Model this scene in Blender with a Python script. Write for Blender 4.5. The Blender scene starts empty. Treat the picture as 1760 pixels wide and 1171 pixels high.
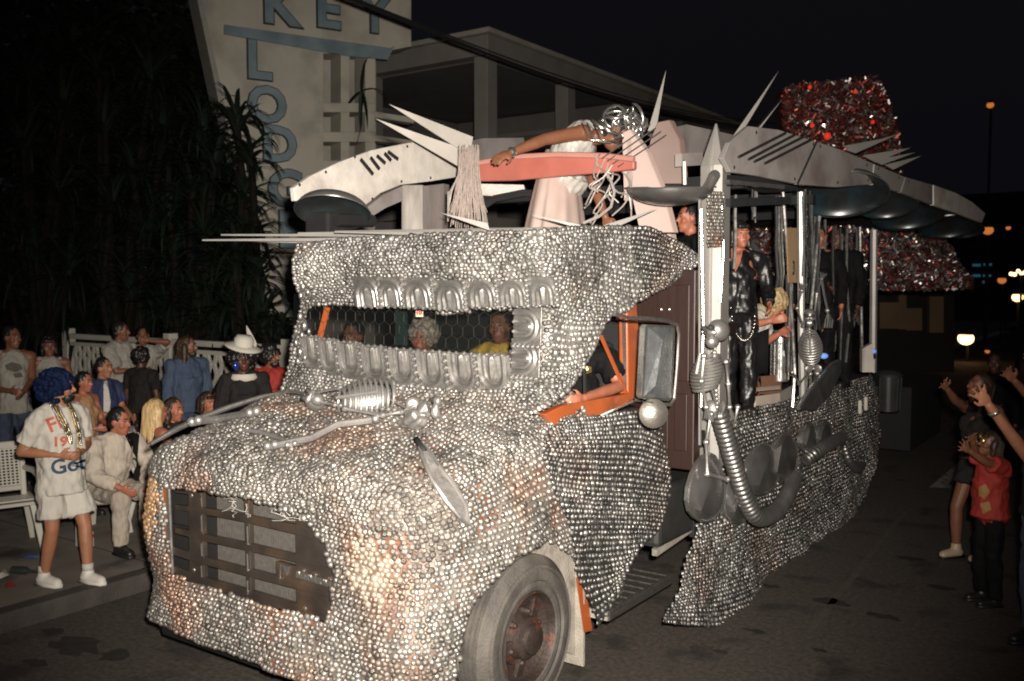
import bpy, bmesh, math, random
import numpy as np
from mathutils import Vector, Matrix, Quaternion, noise
from mathutils.bvhtree import BVHTree

random.seed(7); RNG = np.random.default_rng(11)
SC = bpy.context.scene; COL = SC.collection
R = math.radians

# ------------------------------------------------------------------ camera, night sky, flash, exposure
FPX, YAW, CAMZ = 1600.0, R(35), 2.5
PIT = math.atan((585.5 - 490) / FPX)
cam_d = bpy.data.cameras.new('camera'); cam_o = bpy.data.objects.new('camera', cam_d); COL.objects.link(cam_o)
cam_d.sensor_width = 36; cam_d.lens = FPX / 1760 * 36; cam_d.clip_end = 2000; cam_d.clip_start = .05
cam_o.location = (0, 0, CAMZ); cam_o.rotation_euler = (R(90) - PIT, 0, YAW)
cam_d.dof.use_dof = True; cam_d.dof.focus_distance = 6.0; cam_d.dof.aperture_fstop = 2.8
SC.camera = cam_o

world = bpy.data.worlds.new('World'); SC.world = world; world.use_nodes = True
wn = world.node_tree.nodes; wl = world.node_tree.links
bg = wn['Background']
sky = wn.new('ShaderNodeTexSky'); sky.sky_type = 'NISHITA'; sky.sun_disc = False
sky.sun_elevation = R(-4); sky.sun_rotation = R(200)
mixs = wn.new('ShaderNodeMixRGB'); mixs.inputs[0].default_value = .93
mixs.inputs[2].default_value = (.0046, .0043, .0062, 1)
wl.new(sky.outputs[0], mixs.inputs[1]); wl.new(mixs.outputs[0], bg.inputs[0]); bg.inputs[1].default_value = .75

sun_d = bpy.data.lights.new('sun', 'SUN'); sun_d.energy = .012; sun_d.angle = R(15); sun_d.color = (1, .82, .6)
sun_o = bpy.data.objects.new('sun', sun_d); COL.objects.link(sun_o); sun_o.rotation_euler = (R(40), R(12), R(20))
# the photographer's flash gun, beside the lens
fl_d = bpy.data.lights.new('flash', 'SPOT'); fl_d.energy = 4900; fl_d.color = (1, .905, .79)
fl_d.spot_size = R(73); fl_d.spot_blend = 1.0; fl_d.shadow_soft_size = .05
fl_o = bpy.data.objects.new('flash', fl_d); COL.objects.link(fl_o)
fl_o.location = (.10, .06, CAMZ + .16); fl_o.rotation_euler = (R(90) - PIT + R(-1), 0, YAW + R(3))
vs = SC.view_settings; vs.view_transform = 'Standard'; vs.look = 'None'; vs.gamma = 1; vs.exposure = 0
vs.use_curve_mapping = False
SC.render.engine = 'CYCLES'
SC.cycles.max_bounces = 5; SC.cycles.diffuse_bounces = 2; SC.cycles.glossy_bounces = 3
SC.cycles.sample_clamp_indirect = 2.0; SC.cycles.sample_clamp_direct = 0
SC.cycles.use_denoising = True; SC.cycles.filter_width = 1.9

# ------------------------------------------------------------------ picture rays (surveying the place from the photo)
_fw = Vector((-math.sin(YAW) * math.cos(PIT), math.cos(YAW) * math.cos(PIT), -math.sin(PIT)))
_rt = Vector((math.cos(YAW), math.sin(YAW), 0)); _up = _rt.cross(_fw)
CAM = Vector((0, 0, CAMZ))
def ray(px, py): return _fw + _rt * ((px - 880) / FPX) + _up * ((585.5 - py) / FPX)
def atX(px, py, x): r = ray(px, py); return CAM + r * (x / r.x)
def atY(px, py, y): r = ray(px, py); return CAM + r * (y / r.y)
def atZ(px, py, z): r = ray(px, py); return CAM + r * ((z - CAMZ) / r.z)
def atD(px, py, d): return CAM + ray(px, py) * d
def atP(px, py, o, n): r = ray(px, py); return CAM + r * ((Vector(o) - CAM).dot(n) / r.dot(n))
def proj(P):
    P = np.asarray(P, float) - np.array(CAM); d = P @ np.array(_fw)
    return 880 + FPX * (P @ np.array(_rt)) / d, 585.5 - FPX * (P @ np.array(_up)) / d
def inpoly(x, y, poly):
    ins = np.zeros(np.shape(x), bool); n = len(poly)
    for i in range(n):
        x0, y0 = poly[i]; x1, y1 = poly[(i + 1) % n]
        c = ((y0 > y) != (y1 > y)) & (x < (x1 - x0) * (y - y0) / ((y1 - y0) or 1e-9) + x0)
        ins ^= c
    return ins

# ------------------------------------------------------------------ materials
MATS = {}
def mat(name, col, rough=.6, metal=0., var=.15, vscale=8., bump=0., bscale=60., col2=None, c2scale=3., c2lo=.45, c2hi=.6,
        emit=None, estr=0., island=0., spec=.5, stretch=None, coat=0., alpha=1., trans=0., rvar=0.):
    if name in MATS: return MATS[name]
    m = bpy.data.materials.new(name); m.use_nodes = True; N = m.node_tree.nodes; L = m.node_tree.links
    b = N['Principled BSDF']; tc = N.new('ShaderNodeTexCoord'); src = tc.outputs['Object']
    if stretch:
        mp = N.new('ShaderNodeMapping'); mp.inputs['Scale'].default_value = stretch; L.new(src, mp.inputs[0]); src = mp.outputs[0]
    def nz(s, det=5):
        n = N.new('ShaderNodeTexNoise'); n.inputs['Scale'].default_value = s; n.inputs['Detail'].default_value = det
        L.new(src, n.inputs['Vector']); return n.outputs['Fac']
    c = N.new('ShaderNodeRGB'); c.outputs[0].default_value = (*col, 1); out = c.outputs[0]
    if col2:
        rp = N.new('ShaderNodeMapRange'); rp.inputs[1].default_value = c2lo; rp.inputs[2].default_value = c2hi
        L.new(nz(c2scale), rp.inputs[0]); mx = N.new('ShaderNodeMixRGB'); L.new(rp.outputs[0], mx.inputs[0])
        L.new(out, mx.inputs[1]); mx.inputs[2].default_value = (*col2, 1); out = mx.outputs[0]
    if var:
        rp = N.new('ShaderNodeMapRange'); rp.inputs[1].default_value = .3; rp.inputs[2].default_value = .7
        rp.inputs[3].default_value = 1 - var; rp.inputs[4].default_value = 1 + var
        L.new(nz(vscale), rp.inputs[0]); mx = N.new('ShaderNodeVectorMath'); mx.operation = 'SCALE'
        L.new(out, mx.inputs[0]); L.new(rp.outputs[0], mx.inputs['Scale']); out = mx.outputs[0]
    if island:
        g = N.new('ShaderNodeNewGeometry'); oi = N.new('ShaderNodeObjectInfo'); ad = N.new('ShaderNodeMath'); ad.operation = 'ADD'
        fr = N.new('ShaderNodeMath'); fr.operation = 'FRACT'
        L.new(g.outputs['Random Per Island'], ad.inputs[0]); L.new(oi.outputs['Random'], ad.inputs[1]); L.new(ad.outputs[0], fr.inputs[0])
        rp = N.new('ShaderNodeMapRange'); rp.inputs[3].default_value = 1 - island; rp.inputs[4].default_value = 1 + island * .5
        L.new(fr.outputs[0], rp.inputs[0]); mx = N.new('ShaderNodeVectorMath'); mx.operation = 'SCALE'
        L.new(out, mx.inputs[0]); L.new(rp.outputs[0], mx.inputs['Scale']); out = mx.outputs[0]
    L.new(out, b.inputs['Base Color'])
    if island and rvar:
        rq = N.new('ShaderNodeMapRange'); rq.inputs[3].default_value = rough - rvar; rq.inputs[4].default_value = rough + rvar; sw = N.new('ShaderNodeMath'); sw.operation = 'PINGPONG'; sw.inputs[1].default_value = .37
        L.new(fr.outputs[0], sw.inputs[0]); ml = N.new('ShaderNodeMath'); ml.operation = 'MULTIPLY'; ml.inputs[1].default_value = 2.7; L.new(sw.outputs[0], ml.inputs[0]); L.new(ml.outputs[0], rq.inputs[0]); L.new(rq.outputs[0], b.inputs['Roughness'])
    b.inputs['Roughness'].default_value = rough; b.inputs['Metallic'].default_value = metal
    if rvar and not island:
        rp = N.new('ShaderNodeMapRange'); rp.inputs[1].default_value = .3; rp.inputs[2].default_value = .7
        rp.inputs[3].default_value = rough - rvar; rp.inputs[4].default_value = rough + rvar
        L.new(nz(vscale * 2.3), rp.inputs[0]); L.new(rp.outputs[0], b.inputs['Roughness'])
    b.inputs['Specular IOR Level'].default_value = spec
    b.inputs['Coat Weight'].default_value = coat
    b.inputs['Transmission Weight'].default_value = trans
    b.inputs['Alpha'].default_value = alpha
    if emit: b.inputs['Emission Color'].default_value = (*emit, 1); b.inputs['Emission Strength'].default_value = estr
    if bump:
        bp = N.new('ShaderNodeBump'); bp.inputs['Strength'].default_value = bump; bp.inputs['Distance'].default_value = .02
        L.new(nz(bscale, 8), bp.inputs['Height']); L.new(bp.outputs[0], b.inputs['Normal'])
    MATS[name] = m; return m

# ------------------------------------------------------------------ mesh builder
ORG = {}
class MB:
    def __init__(s): s.v = []; s.f = []
    def add(s, vs, fs):
        o = len(s.v); s.v.extend([tuple(p) for p in vs]); s.f.extend([tuple(i + o for i in f) for f in fs]); return s
    def box(s, c, sz, rot=None):
        c = Vector(c); h = Vector(sz) / 2; vs = []
        for z in (-1, 1):
            for x, y in ((-1, -1), (1, -1), (1, 1), (-1, 1)):
                p = Vector((x * h.x, y * h.y, z * h.z))
                vs.append(c + (rot @ p if rot else p))
        return s.add(vs, [(3, 2, 1, 0), (4, 5, 6, 7), (0, 1, 5, 4), (1, 2, 6, 5), (2, 3, 7, 6), (3, 0, 4, 7)])
    def hexa(s, a, b):
        n = len(a); return s.add(list(a) + list(b), [tuple(range(n))[::-1], tuple(range(n, 2 * n))] + [(i, (i + 1) % n, n + (i + 1) % n, n + i) for i in range(n)])
    def plate(s, poly, th):
        th = Vector(th); a = [Vector(p) for p in poly]; return s.hexa(a, [p + th for p in a])
    def bar(s, p0, p1, w, h, up=(0, 0, 1)):
        p0 = Vector(p0); p1 = Vector(p1); d = (p1 - p0).normalized(); u = Vector(up); sd = d.cross(u)
        if sd.length < 1e-4: sd = d.cross(Vector((1, 0, 0)))
        sd.normalize(); u = sd.cross(d)
        q = [(-w / 2, -h / 2), (w / 2, -h / 2), (w / 2, h / 2), (-w / 2, h / 2)]
        return s.hexa([p0 + sd * a + u * b for a, b in q], [p1 + sd * a + u * b for a, b in q])
    def tube(s, pts, r, n=8, caps=True):
        pts = [Vector(p) for p in pts]; m = len(pts)
        rs = [r] * m if not hasattr(r, '__len__') else r
        ring0 = None; vs = []; t = (pts[1] - pts[0]).normalized()
        a = Vector((0, 0, 1)) if abs(t.z) < .9 else Vector((1, 0, 0)); u = t.cross(a).normalized()
        for i in range(m):
            t = (pts[min(i + 1, m - 1)] - pts[max(i - 1, 0)])
            if t.length < 1e-9: t = Vector((0, 0, 1))
            t.normalize(); u = (u - t * u.dot(t)); u.normalize(); w = t.cross(u)
            for k in range(n):
                an = 2 * math.pi * k / n; vs.append(pts[i] + (u * math.cos(an) + w * math.sin(an)) * rs[i])
        fs = [(i * n + k, i * n + (k + 1) % n, (i + 1) * n + (k + 1) % n, (i + 1) * n + k) for i in range(m - 1) for k in range(n)]
        if caps: fs += [tuple(range(n))[::-1], tuple(range((m - 1) * n, m * n))]
        return s.add(vs, fs)
    def lathe(s, prof, o, ax, n=24, closed=False, a0=0, a1=2 * math.pi):
        o = Vector(o); ax = Vector(ax).normalized(); q = Vector((0, 0, 1)) if abs(ax.z) < .9 else Vector((1, 0, 0))
        u = ax.cross(q).normalized(); w = ax.cross(u); full = abs(a1 - a0 - 2 * math.pi) < 1e-6; vs = []; k2 = n if full else n + 1
        for r_, h in prof:
            for k in range(k2):
                an = a0 + (a1 - a0) * k / n; vs.append(o + ax * h + (u * math.cos(an) + w * math.sin(an)) * r_)
        m = len(prof); fs = []
        for i in range(m if closed else m - 1):
            j = (i + 1) % m
            for k in range(n): fs.append((i * k2 + k, i * k2 + (k + 1) % k2, j * k2 + (k + 1) % k2, j * k2 + k))
        return s.add(vs, fs)
    def ell(s, c, r_, rot=None, n=12, m=8):
        c = Vector(c); r_ = Vector(r_) if hasattr(r_, '__len__') else Vector((r_, r_, r_)); vs = []
        def P(x, y, z):
            p = Vector((x * r_.x, y * r_.y, z * r_.z)); return c + (rot @ p if rot else p)
        vs.append(P(0, 0, 1))
        for i in range(1, m):
            a = math.pi * i / m
            for k in range(n): vs.append(P(math.sin(a) * math.cos(2 * math.pi * k / n), math.sin(a) * math.sin(2 * math.pi * k / n), math.cos(a)))
        vs.append(P(0, 0, -1)); fs = [(0, 1 + k, 1 + (k + 1) % n) for k in range(n)]
        for i in range(m - 2):
            for k in range(n): a = 1 + i * n; fs.append((a + k, a + n + k, a + n + (k + 1) % n, a + (k + 1) % n))
        e = len(vs) - 1; a = 1 + (m - 2) * n; fs += [(a + k, e, a + (k + 1) % n) for k in range(n)]
        return s.add(vs, fs)
    def cap(s, p0, p1, r0, r1, n=10):
        p0 = Vector(p0); p1 = Vector(p1); d = p1 - p0; L = d.length or 1e-6; pr = []
        for i in range(4): a = math.pi / 2 * (1 - i / 3); pr.append((max(r0 * math.cos(a), 1e-4), -r0 * math.sin(a)))
        for i in range(4): a = math.pi / 2 * i / 3; pr.append((max(r1 * math.cos(a), 1e-4), L + r1 * math.sin(a)))
        return s.lathe(pr, p0, d, n)
    def mesh(s, name, off=(0, 0, 0)):
        me = bpy.data.meshes.new(name); o = Vector(off)
        me.from_pydata([(p[0] - o.x, p[1] - o.y, p[2] - o.z) for p in s.v], [], s.f); me.update(); return me
    def build(s, name, m, parent=None, smooth=True, kind=None, ang=38, loc=None, label=None, bevel=0):
        off = ORG.get(parent.name, Vector()) if parent else Vector((0, 0, 0) if loc is None else loc)
        me = s.mesh(name, off); return put(name, me, m, parent, smooth, kind, ang, loc, label, bevel)
def put(name, me, m, parent=None, smooth=True, kind=None, ang=38, loc=None, label=None, bevel=0):
    o = bpy.data.objects.new(name, me); COL.objects.link(o)
    me.materials.clear(); me.materials.append(m)
    if smooth:
        me.polygons.foreach_set('use_smooth', [True] * len(me.polygons)); me.set_sharp_from_angle(angle=R(ang))
    if parent: o.parent = parent; ORG[o.name] = ORG.get(parent.name, Vector())
    else:
        o.location = (0, 0, 0) if loc is None else tuple(loc); ORG[o.name] = Vector((0, 0, 0) if loc is None else loc)
    if kind: o['kind'] = kind
    if label: o['label'] = label
    if bevel:
        b = o.modifiers.new('bevel', 'BEVEL'); b.width = bevel; b.segments = 2; b.limit_method = 'ANGLE'
    return o
def thing(name, label, cat, loc, group=None):
    o = bpy.data.objects.new(name, None); COL.objects.link(o); o.location = loc; o.empty_display_size = .1
    ORG[o.name] = Vector(loc); return tag(o, label, cat, group)
def tag(o, label, cat, group=None):
    o['label'] = label; o['category'] = cat
    if group: o['group'] = group
    return o
def copy_tree(o, parent=None):
    c = o.copy(); COL.objects.link(c); ORG[c.name] = ORG.get(o.name, Vector())
    if parent: c.parent = parent
    for ch in list(o.children): copy_tree(ch, c)
    return c
def text_geo(txt, size, extrude=.01, offset=0., res=3):
    cu = bpy.data.curves.new('lettering', 'FONT'); cu.body = txt; cu.size = size; cu.extrude = extrude; cu.offset = offset
    cu.resolution_u = res; cu.align_x = 'CENTER'; cu.align_y = 'CENTER'
    ob = bpy.data.objects.new('lettering', cu); COL.objects.link(ob)
    dg = bpy.context.evaluated_depsgraph_get(); me = bpy.data.meshes.new_from_object(ob.evaluated_get(dg))
    vs = [v.co.copy() for v in me.vertices]; fs = [tuple(p.vertices) for p in me.polygons]
    bpy.data.objects.remove(ob); bpy.data.curves.remove(cu); bpy.data.meshes.remove(me); return vs, fs
def place_text(mb, txt, size, o, right, up, extrude=.01, offset=0., shear=0., sx=1.):
    vs, fs = text_geo(txt, size, extrude, offset); o = Vector(o); r_ = Vector(right).normalized(); u = Vector(up).normalized(); n = r_.cross(u)
    mb.add([o + r_ * (v.x * sx + shear * v.y) + u * v.y + n * v.z for v in vs], fs)

# ------------------------------------------------------------------ bubbled covering: a draped sheet with real domes
def crv(P, t):
    """Catmull-Rom along axis 0 of P at parameters t in 0..1"""
    n = P.shape[0]; x = np.clip(t, 0, 1) * (n - 1); i = np.minimum(x.astype(int), n - 2); f = (x - i).reshape((-1,) + (1,) * (P.ndim - 1))
    E = np.concatenate([[2 * P[0] - P[1]], P, [2 * P[-1] - P[-2]]]); a, b, c, d = E[i], E[i + 1], E[i + 2], E[i + 3]
    return b + .5 * f * (c - a + f * (2 * a - 5 * b + 4 * c - d + f * (3 * (b - c) + d - a)))
def wrink(P, amp, fr=1.0):
    x, y, z = P[..., 0] * fr, P[..., 1] * fr, P[..., 2] * fr
    return amp * (np.sin(7 * x + 5 * y + 3 * z + 1) + np.sin(-6 * y + 9 * z + 4 * x) * .8 + np.sin(13 * y + 11 * z - 8 * x + 2) * .5 + np.sin(21 * x - 17 * z + 15 * y) * .3)
class Sheet:
    def __init__(s, net, nu, nv, wob=.01, out=None, fr=1.0):
        P = np.array([[tuple(p) for p in row] for row in net], float)
        A = crv(P, np.linspace(0, 1, nv)); A = crv(A.transpose(1, 0, 2), np.linspace(0, 1, nu)).transpose(1, 0, 2)
        N = np.cross(np.gradient(A, axis=1), np.gradient(A, axis=0)); N /= np.linalg.norm(N, axis=2, keepdims=True) + 1e-9
        if out is not None and (N * np.array(out)).sum(2).mean() < 0: N = -N
        s.P = A + N * wrink(A, wob, fr)[..., None]; s.nu, s.nv = nu, nv
        N2 = np.cross(np.gradient(s.P, axis=1), np.gradient(s.P, axis=0)); N2 /= np.linalg.norm(N2, axis=2, keepdims=True) + 1e-9
        s.N = N2 * np.sign((N2 * N).sum(2, keepdims=True) + 1e-12)
    def base(s, keep):
        idx = np.arange(s.nu * s.nv).reshape(s.nv, s.nu); K = keep(s.P)
        q = K[:-1, :-1] & K[1:, :-1] & K[:-1, 1:] & K[1:, 1:]
        a, b, c, d = idx[:-1, :-1][q], idx[:-1, 1:][q], idx[1:, 1:][q], idx[1:, :-1][q]
        return s.P.reshape(-1, 3), np.stack([a, b, c, d], 1)
    def rows(s, pitch, keep, jit=.12):
        vl = np.linalg.norm(np.diff(s.P, axis=0), axis=2).sum(0).mean(); nr = max(2, int(vl / (pitch * .87)))
        pts, nrm, tan = [], [], []
        for k in range(nr):
            x = (k + .5) / nr * (s.nv - 1); i = min(int(x), s.nv - 2); f = x - i
            rp = s.P[i] * (1 - f) + s.P[i + 1] * f; rn = s.N[i] * (1 - f) + s.N[i + 1] * f
            d = np.concatenate([[0], np.cumsum(np.linalg.norm(np.diff(rp, axis=0), axis=1))])
            m = max(1, int(d[-1] / pitch)); q = (np.arange(m) + (.5 if k % 2 else 0.05) + RNG.normal(0, jit, m)) * d[-1] / m
            q = np.clip(q, 0, d[-1]); p = np.stack([np.interp(q, d, rp[:, j]) for j in range(3)], 1)
            n_ = np.stack([np.interp(q, d, rn[:, j]) for j in range(3)], 1)
            t_ = np.stack([np.interp(np.minimum(q + .005, d[-1]), d, rp[:, j]) for j in range(3)], 1) - np.stack([np.interp(np.maximum(q - .005, 0), d, rp[:, j]) for j in range(3)], 1)
            pts.append(p); nrm.append(n_); tan.append(t_)
        p = np.concatenate(pts); n_ = np.concatenate(nrm); t_ = np.concatenate(tan); k = keep(p)
        p, n_, t_ = p[k], n_[k], t_[k]
        p = p + RNG.normal(0, jit * pitch * .5, p.shape)
        n_ /= np.linalg.norm(n_, axis=1, keepdims=True) + 1e-9
        t_ = t_ - n_ * (t_ * n_).sum(1, keepdims=True); t_ /= np.linalg.norm(t_, axis=1, keepdims=True) + 1e-9
        return p, n_, t_
def dome_tpl(n=8):
    vs = []
    for r_, h in ((1.06, -.12), (.96, .24), (.72, .56), (.37, .76)):
        for k in range(n): a = 2 * math.pi * k / n; vs.append((r_ * math.cos(a), r_ * math.sin(a), h))
    vs.append((0, 0, .83)); fs = []
    for i in range(3):
        for k in range(n): fs.append((i * n + k, i * n + (k + 1) % n, (i + 1) * n + (k + 1) % n, (i + 1) * n + k))
    return np.array(vs), fs, [(3 * n + k, 3 * n + (k + 1) % n, 4 * n) for k in range(n)]
def np_mesh(name, V, quads, tris):
    me = bpy.data.meshes.new(name); nq, nt = len(quads), len(tris)
    me.vertices.add(len(V)); me.vertices.foreach_set('co', np.ascontiguousarray(V, np.float32).ravel())
    me.loops.add(nq * 4 + nt * 3); li = np.concatenate([np.ravel(quads), np.ravel(tris)]).astype(np.int32)
    me.loops.foreach_set('vertex_index', li); me.polygons.add(nq + nt)
    st = np.concatenate([np.arange(nq) * 4, nq * 4 + np.arange(nt) * 3]).astype(np.int32)
    me.polygons.foreach_set('loop_start', st); me.update(calc_edges=True); me.validate(); return me
TV, TQ, TT = dome_tpl()
def domes(name, p, n_, t_, rad, m, parent, kind='stuff', singles=0, single_mask=None):
    b_ = np.cross(n_, t_); M = len(p); sc = rad * (1 + RNG.normal(0, .13, M)); hs = sc * (1 + RNG.normal(0, .15, M))
    off = np.array(ORG.get(parent.name, Vector())) if parent else np.zeros(3)
    sel = np.zeros(M, bool)
    if singles:
        d = np.linalg.norm(p - np.array(CAM), axis=1) + (0 if single_mask is None else 100 * ~single_mask(p)); sel[np.argsort(d)[:singles]] = True
        me0 = np_mesh('bump', TV, np.array(TQ), np.array(TT)); me0.materials.append(m); me0.polygons.foreach_set('use_smooth', [True] * len(me0.polygons))
        for i in np.nonzero(sel)[0]:
            o = bpy.data.objects.new('bump', me0); COL.objects.link(o); o.parent = parent
            X, Y, Z, T = t_[i] * sc[i], b_[i] * sc[i], n_[i] * hs[i], p[i] - off
            o.matrix_local = Matrix(((X[0], Y[0], Z[0], T[0]), (X[1], Y[1], Z[1], T[1]), (X[2], Y[2], Z[2], T[2]), (0, 0, 0, 1)))
    k = ~sel; p, n_, t_, b_, sc, hs = p[k], n_[k], t_[k], b_[k], sc[k], hs[k]; M = len(p); nv = len(TV)
    V = p[:, None] - off + t_[:, None] * (TV[None, :, 0:1] * sc[:, None, None]) + b_[:, None] * (TV[None, :, 1:2] * sc[:, None, None]) + n_[:, None] * (TV[None, :, 2:3] * hs[:, None, None])
    o_ = (np.arange(M) * nv)[:, None, None]
    me = np_mesh(name, V.reshape(-1, 3), (np.array(TQ)[None] + o_).reshape(-1, 4), (np.array(TT)[None] + o_).reshape(-1, 3))
    ob = put(name, me, m, parent, False, kind); me.polygons.foreach_set('use_smooth', [True] * len(me.polygons)); return ob
def cover(net, parent, keep, pitch=.04, rad=.018, wob=.008, out=None, res=.03, m_base=None, m_bump=None, jit=.12, fr=1.0, singles=0, smask=None):
    P = np.array([[tuple(p) for p in row] for row in net], float)
    lu = np.linalg.norm(np.diff(P, axis=1), axis=2).sum(1).max(); lv = np.linalg.norm(np.diff(P, axis=0), axis=2).sum(0).max()
    sh = Sheet(net, int(lu / res) + 4, int(lv / res) + 4, wob, out, fr); V, Q = sh.base(keep)
    off = np.array(ORG.get(parent.name, Vector())); u, inv = np.unique(Q, return_inverse=True)
    me = np_mesh('bubbled_sheet', V[u] - off, inv.reshape(Q.shape), np.zeros((0, 3), int))
    ob = put('bubbled_sheet', me, m_base, parent, True, None, 60)
    p, n_, t_ = sh.rows(pitch, keep, jit)
    domes('bump_field', p, n_, t_, rad, m_bump, parent, 'stuff', singles, smask)
    return sh
ALL = lambda P: np.ones(P.shape[:-1], bool)
# ------------------------------------------------------------------ shared materials
M_road = mat('asphalt', (.070, .058, .049), .82, 0, .45, 28, .9, 130, (.028, .024, .021), 2.2, .56, .68)
M_walk = mat('pavement_concrete', (.20, .175, .15), .85, 0, .3, 2.5, .4, 70, (.05, .045, .04), 1.6, .55, .68)
M_kerb = mat('kerb_concrete', (.055, .048, .043), .85, 0, .35, 5, .5, 60)
M_line = mat('road_paint', (.38, .36, .32), .7, 0, .35, 9, .2, 60, (.10, .09, .08), 12, .5, .62)
M_white = mat('white_paint', (.52, .50, .45), .55, 0, .07, 3, .06, 30)
M_sign = mat('sign_white', (.50, .475, .405), .6, 0, .10, 1.2, .08, 20, (.30, .285, .245), 1.6, .48, .8)
M_signblue = mat('sign_blue', (.19, .26, .295), .5, 0, .2, 3, .06, 20)
M_signtrim = mat('letter_edge', (.03, .035, .035), .5)
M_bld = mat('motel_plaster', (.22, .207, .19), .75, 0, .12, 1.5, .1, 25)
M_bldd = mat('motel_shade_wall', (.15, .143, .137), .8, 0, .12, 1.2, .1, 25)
M_dark = mat('dark_glass', (.012, .012, .015), .25, 0, 0)
M_leaf = mat('strap_leaf', (.010, .016, .010), .6, 0, .3, 4, 0, 60, island=.5, spec=.25)
M_bark = mat('bark', (.012, .010, .008), .9, 0, .3, 9, .6, 30, spec=.1)
M_cable = mat('cable_black', (.012, .012, .012), .6, 0, 0)
M_lamp = mat('lamp_glow', (.9, .6, .3), .5, 0, 0, emit=(1, .55, .22), estr=5)
M_lamp2 = mat('lamp_orange', (.9, .4, .1), .5, 0, 0, emit=(1, .30, .07), estr=.5)
M_bluewin = mat('blue_lit_window', (.1, .3, .4), .5, 0, 0, emit=(.06, .30, .48), estr=.16)
M_far = mat('far_wall', (.022, .019, .017), .9, 0, .2, .8)
M_fartan = mat('far_tan_wall', (.22, .14, .08), .9, 0, .2, .8)

# ------------------------------------------------------------------ ground
KX = -6.75
mb = MB(); mb.add([(KX, -40, 0), (60, -40, 0), (60, 260, 0), (KX, 260, 0)], [(0, 1, 2, 3)]); mb.build('road', M_road, None, False, 'structure')
mb = MB(); mb.add([(-90, -40, .14), (KX - .16, -40, .14), (KX - .16, 260, .14), (-90, 260, .14)], [(0, 1, 2, 3)]); mb.build('pavement', M_walk, None, False, 'structure')
for i in range(26):
    y0 = -6 + i * 1.5
    k = MB().box((KX - .08, y0 + .745, .06), (.158, 1.485, .17)).build('kerb', M_kerb, None, False, 'structure', bevel=.015)
q = [atZ(px, py, .004) for px, py in ((1597, 838), (1632, 839), (1668, 798), (1648, 795))]
MB().add(q, [(0, 1, 2, 3)]).build('crosswalk_stripe', M_line, None, False, 'structure')
q = [atZ(px, py, .004) for px, py in ((1640, 839), (1672, 840), (1700, 802), (1682, 800))]
MB().add(q, [(0, 1, 2, 3)]).build('crosswalk_stripe', M_line, None, False, 'structure')
q = [atZ(px, py, .004) for px, py in ((1386, 1082), (1398, 1086), (1560, 880), (1552, 878))]
MB().add(q, [(0, 1, 2, 3)]).build('road_seam', mat('seam_tar', (.075, .062, .052), .85, 0, .3, 9), None, False, 'structure')
M_oil = mat('oil_stain', (.022, .019, .017), .75, 0, .4, 14)
for k, (x, y, r_) in enumerate(((1430, 1034, .11), (1325, 1008, .07), (1300, 1085, .06), (1520, 1060, .08), (1240, 1120, .05), (1560, 960, .10), (130, 1110, .16), (90, 1085, .10), (200, 1125, .12), (1410, 1118, .04), (1620, 1010, .07), (60, 1140, .08))):
    c = atZ(x, y, .004); rr = random.Random(k); n = 15
    MB().add([c] + [c + Vector((r_ * (1.3 + .2 * k % .7) * rr.uniform(.45, 1.15) * math.cos(2 * math.pi * i / n), r_ * rr.uniform(.4, 1.1) * math.sin(2 * math.pi * i / n), 0)) for i in range(n)], [(0, 1 + i, 1 + (i + 1) % n) for i in range(n)]).build('oil_stain', M_oil, None, False, 'structure')
# joints in the pavement
mj = mat('joint_dirt', (.03, .027, .024), .95, 0, .2, 8)
for i in range(9):
    y = -1 + i * 1.4; MB().add([(-12, y, .144), (KX - .2, y, .144), (KX - .2, y + .014, .144), (-12, y + .014, .144)], [(0, 1, 2, 3)]).build('pavement_joint', mj, None, False, 'structure')

# ------------------------------------------------------------------ motel building behind
CX, CY, RZ = -11.9, 16.1, 7.8
bd = thing('motel_building', 'pale two storey motel with flat roof and columned corner loggia behind the float', 'building', (CX, CY, 0))
MB().plate([(CX - 7, CY, RZ - .42), (CX, CY, RZ - .42), (CX, CY + 24, RZ - .42), (CX - 7, CY + 24, RZ - .42)], (0, 0, .42)).build('roof', M_bld, bd, False, bevel=.02)
MB().plate([(CX - 7.1, CY - .12, RZ + .002), (CX + .12, CY - .12, RZ + .002), (CX + .12, CY + 24, RZ + .002), (CX - 7.1, CY + 24, RZ + .002)], (0, 0, .10)).build('roof_edge', mat('roof_edge', (.36, .34, .30), .7, 0, .12, 3), bd, False)
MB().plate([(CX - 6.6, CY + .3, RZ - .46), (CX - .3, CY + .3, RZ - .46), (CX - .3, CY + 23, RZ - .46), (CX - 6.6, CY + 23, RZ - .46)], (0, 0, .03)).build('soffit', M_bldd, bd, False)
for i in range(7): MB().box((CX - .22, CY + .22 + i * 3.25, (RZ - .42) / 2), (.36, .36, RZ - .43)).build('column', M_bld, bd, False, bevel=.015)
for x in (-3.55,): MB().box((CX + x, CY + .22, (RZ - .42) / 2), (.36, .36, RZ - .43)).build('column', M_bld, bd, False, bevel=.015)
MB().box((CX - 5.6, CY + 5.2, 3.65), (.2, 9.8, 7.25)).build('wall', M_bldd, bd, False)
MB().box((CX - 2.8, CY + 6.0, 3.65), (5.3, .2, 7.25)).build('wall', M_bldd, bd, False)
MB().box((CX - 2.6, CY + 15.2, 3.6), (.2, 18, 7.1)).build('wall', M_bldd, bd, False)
MB().box((CX - 2.8, CY + 5.86, 6.75), (5.2, .06, .12)).build('trim', M_bld, bd, False)
MB().box((CX - 5.46, CY + 3.2, 6.75), (.06, 5.2, .12)).build('trim', M_bld, bd, False)
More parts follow.
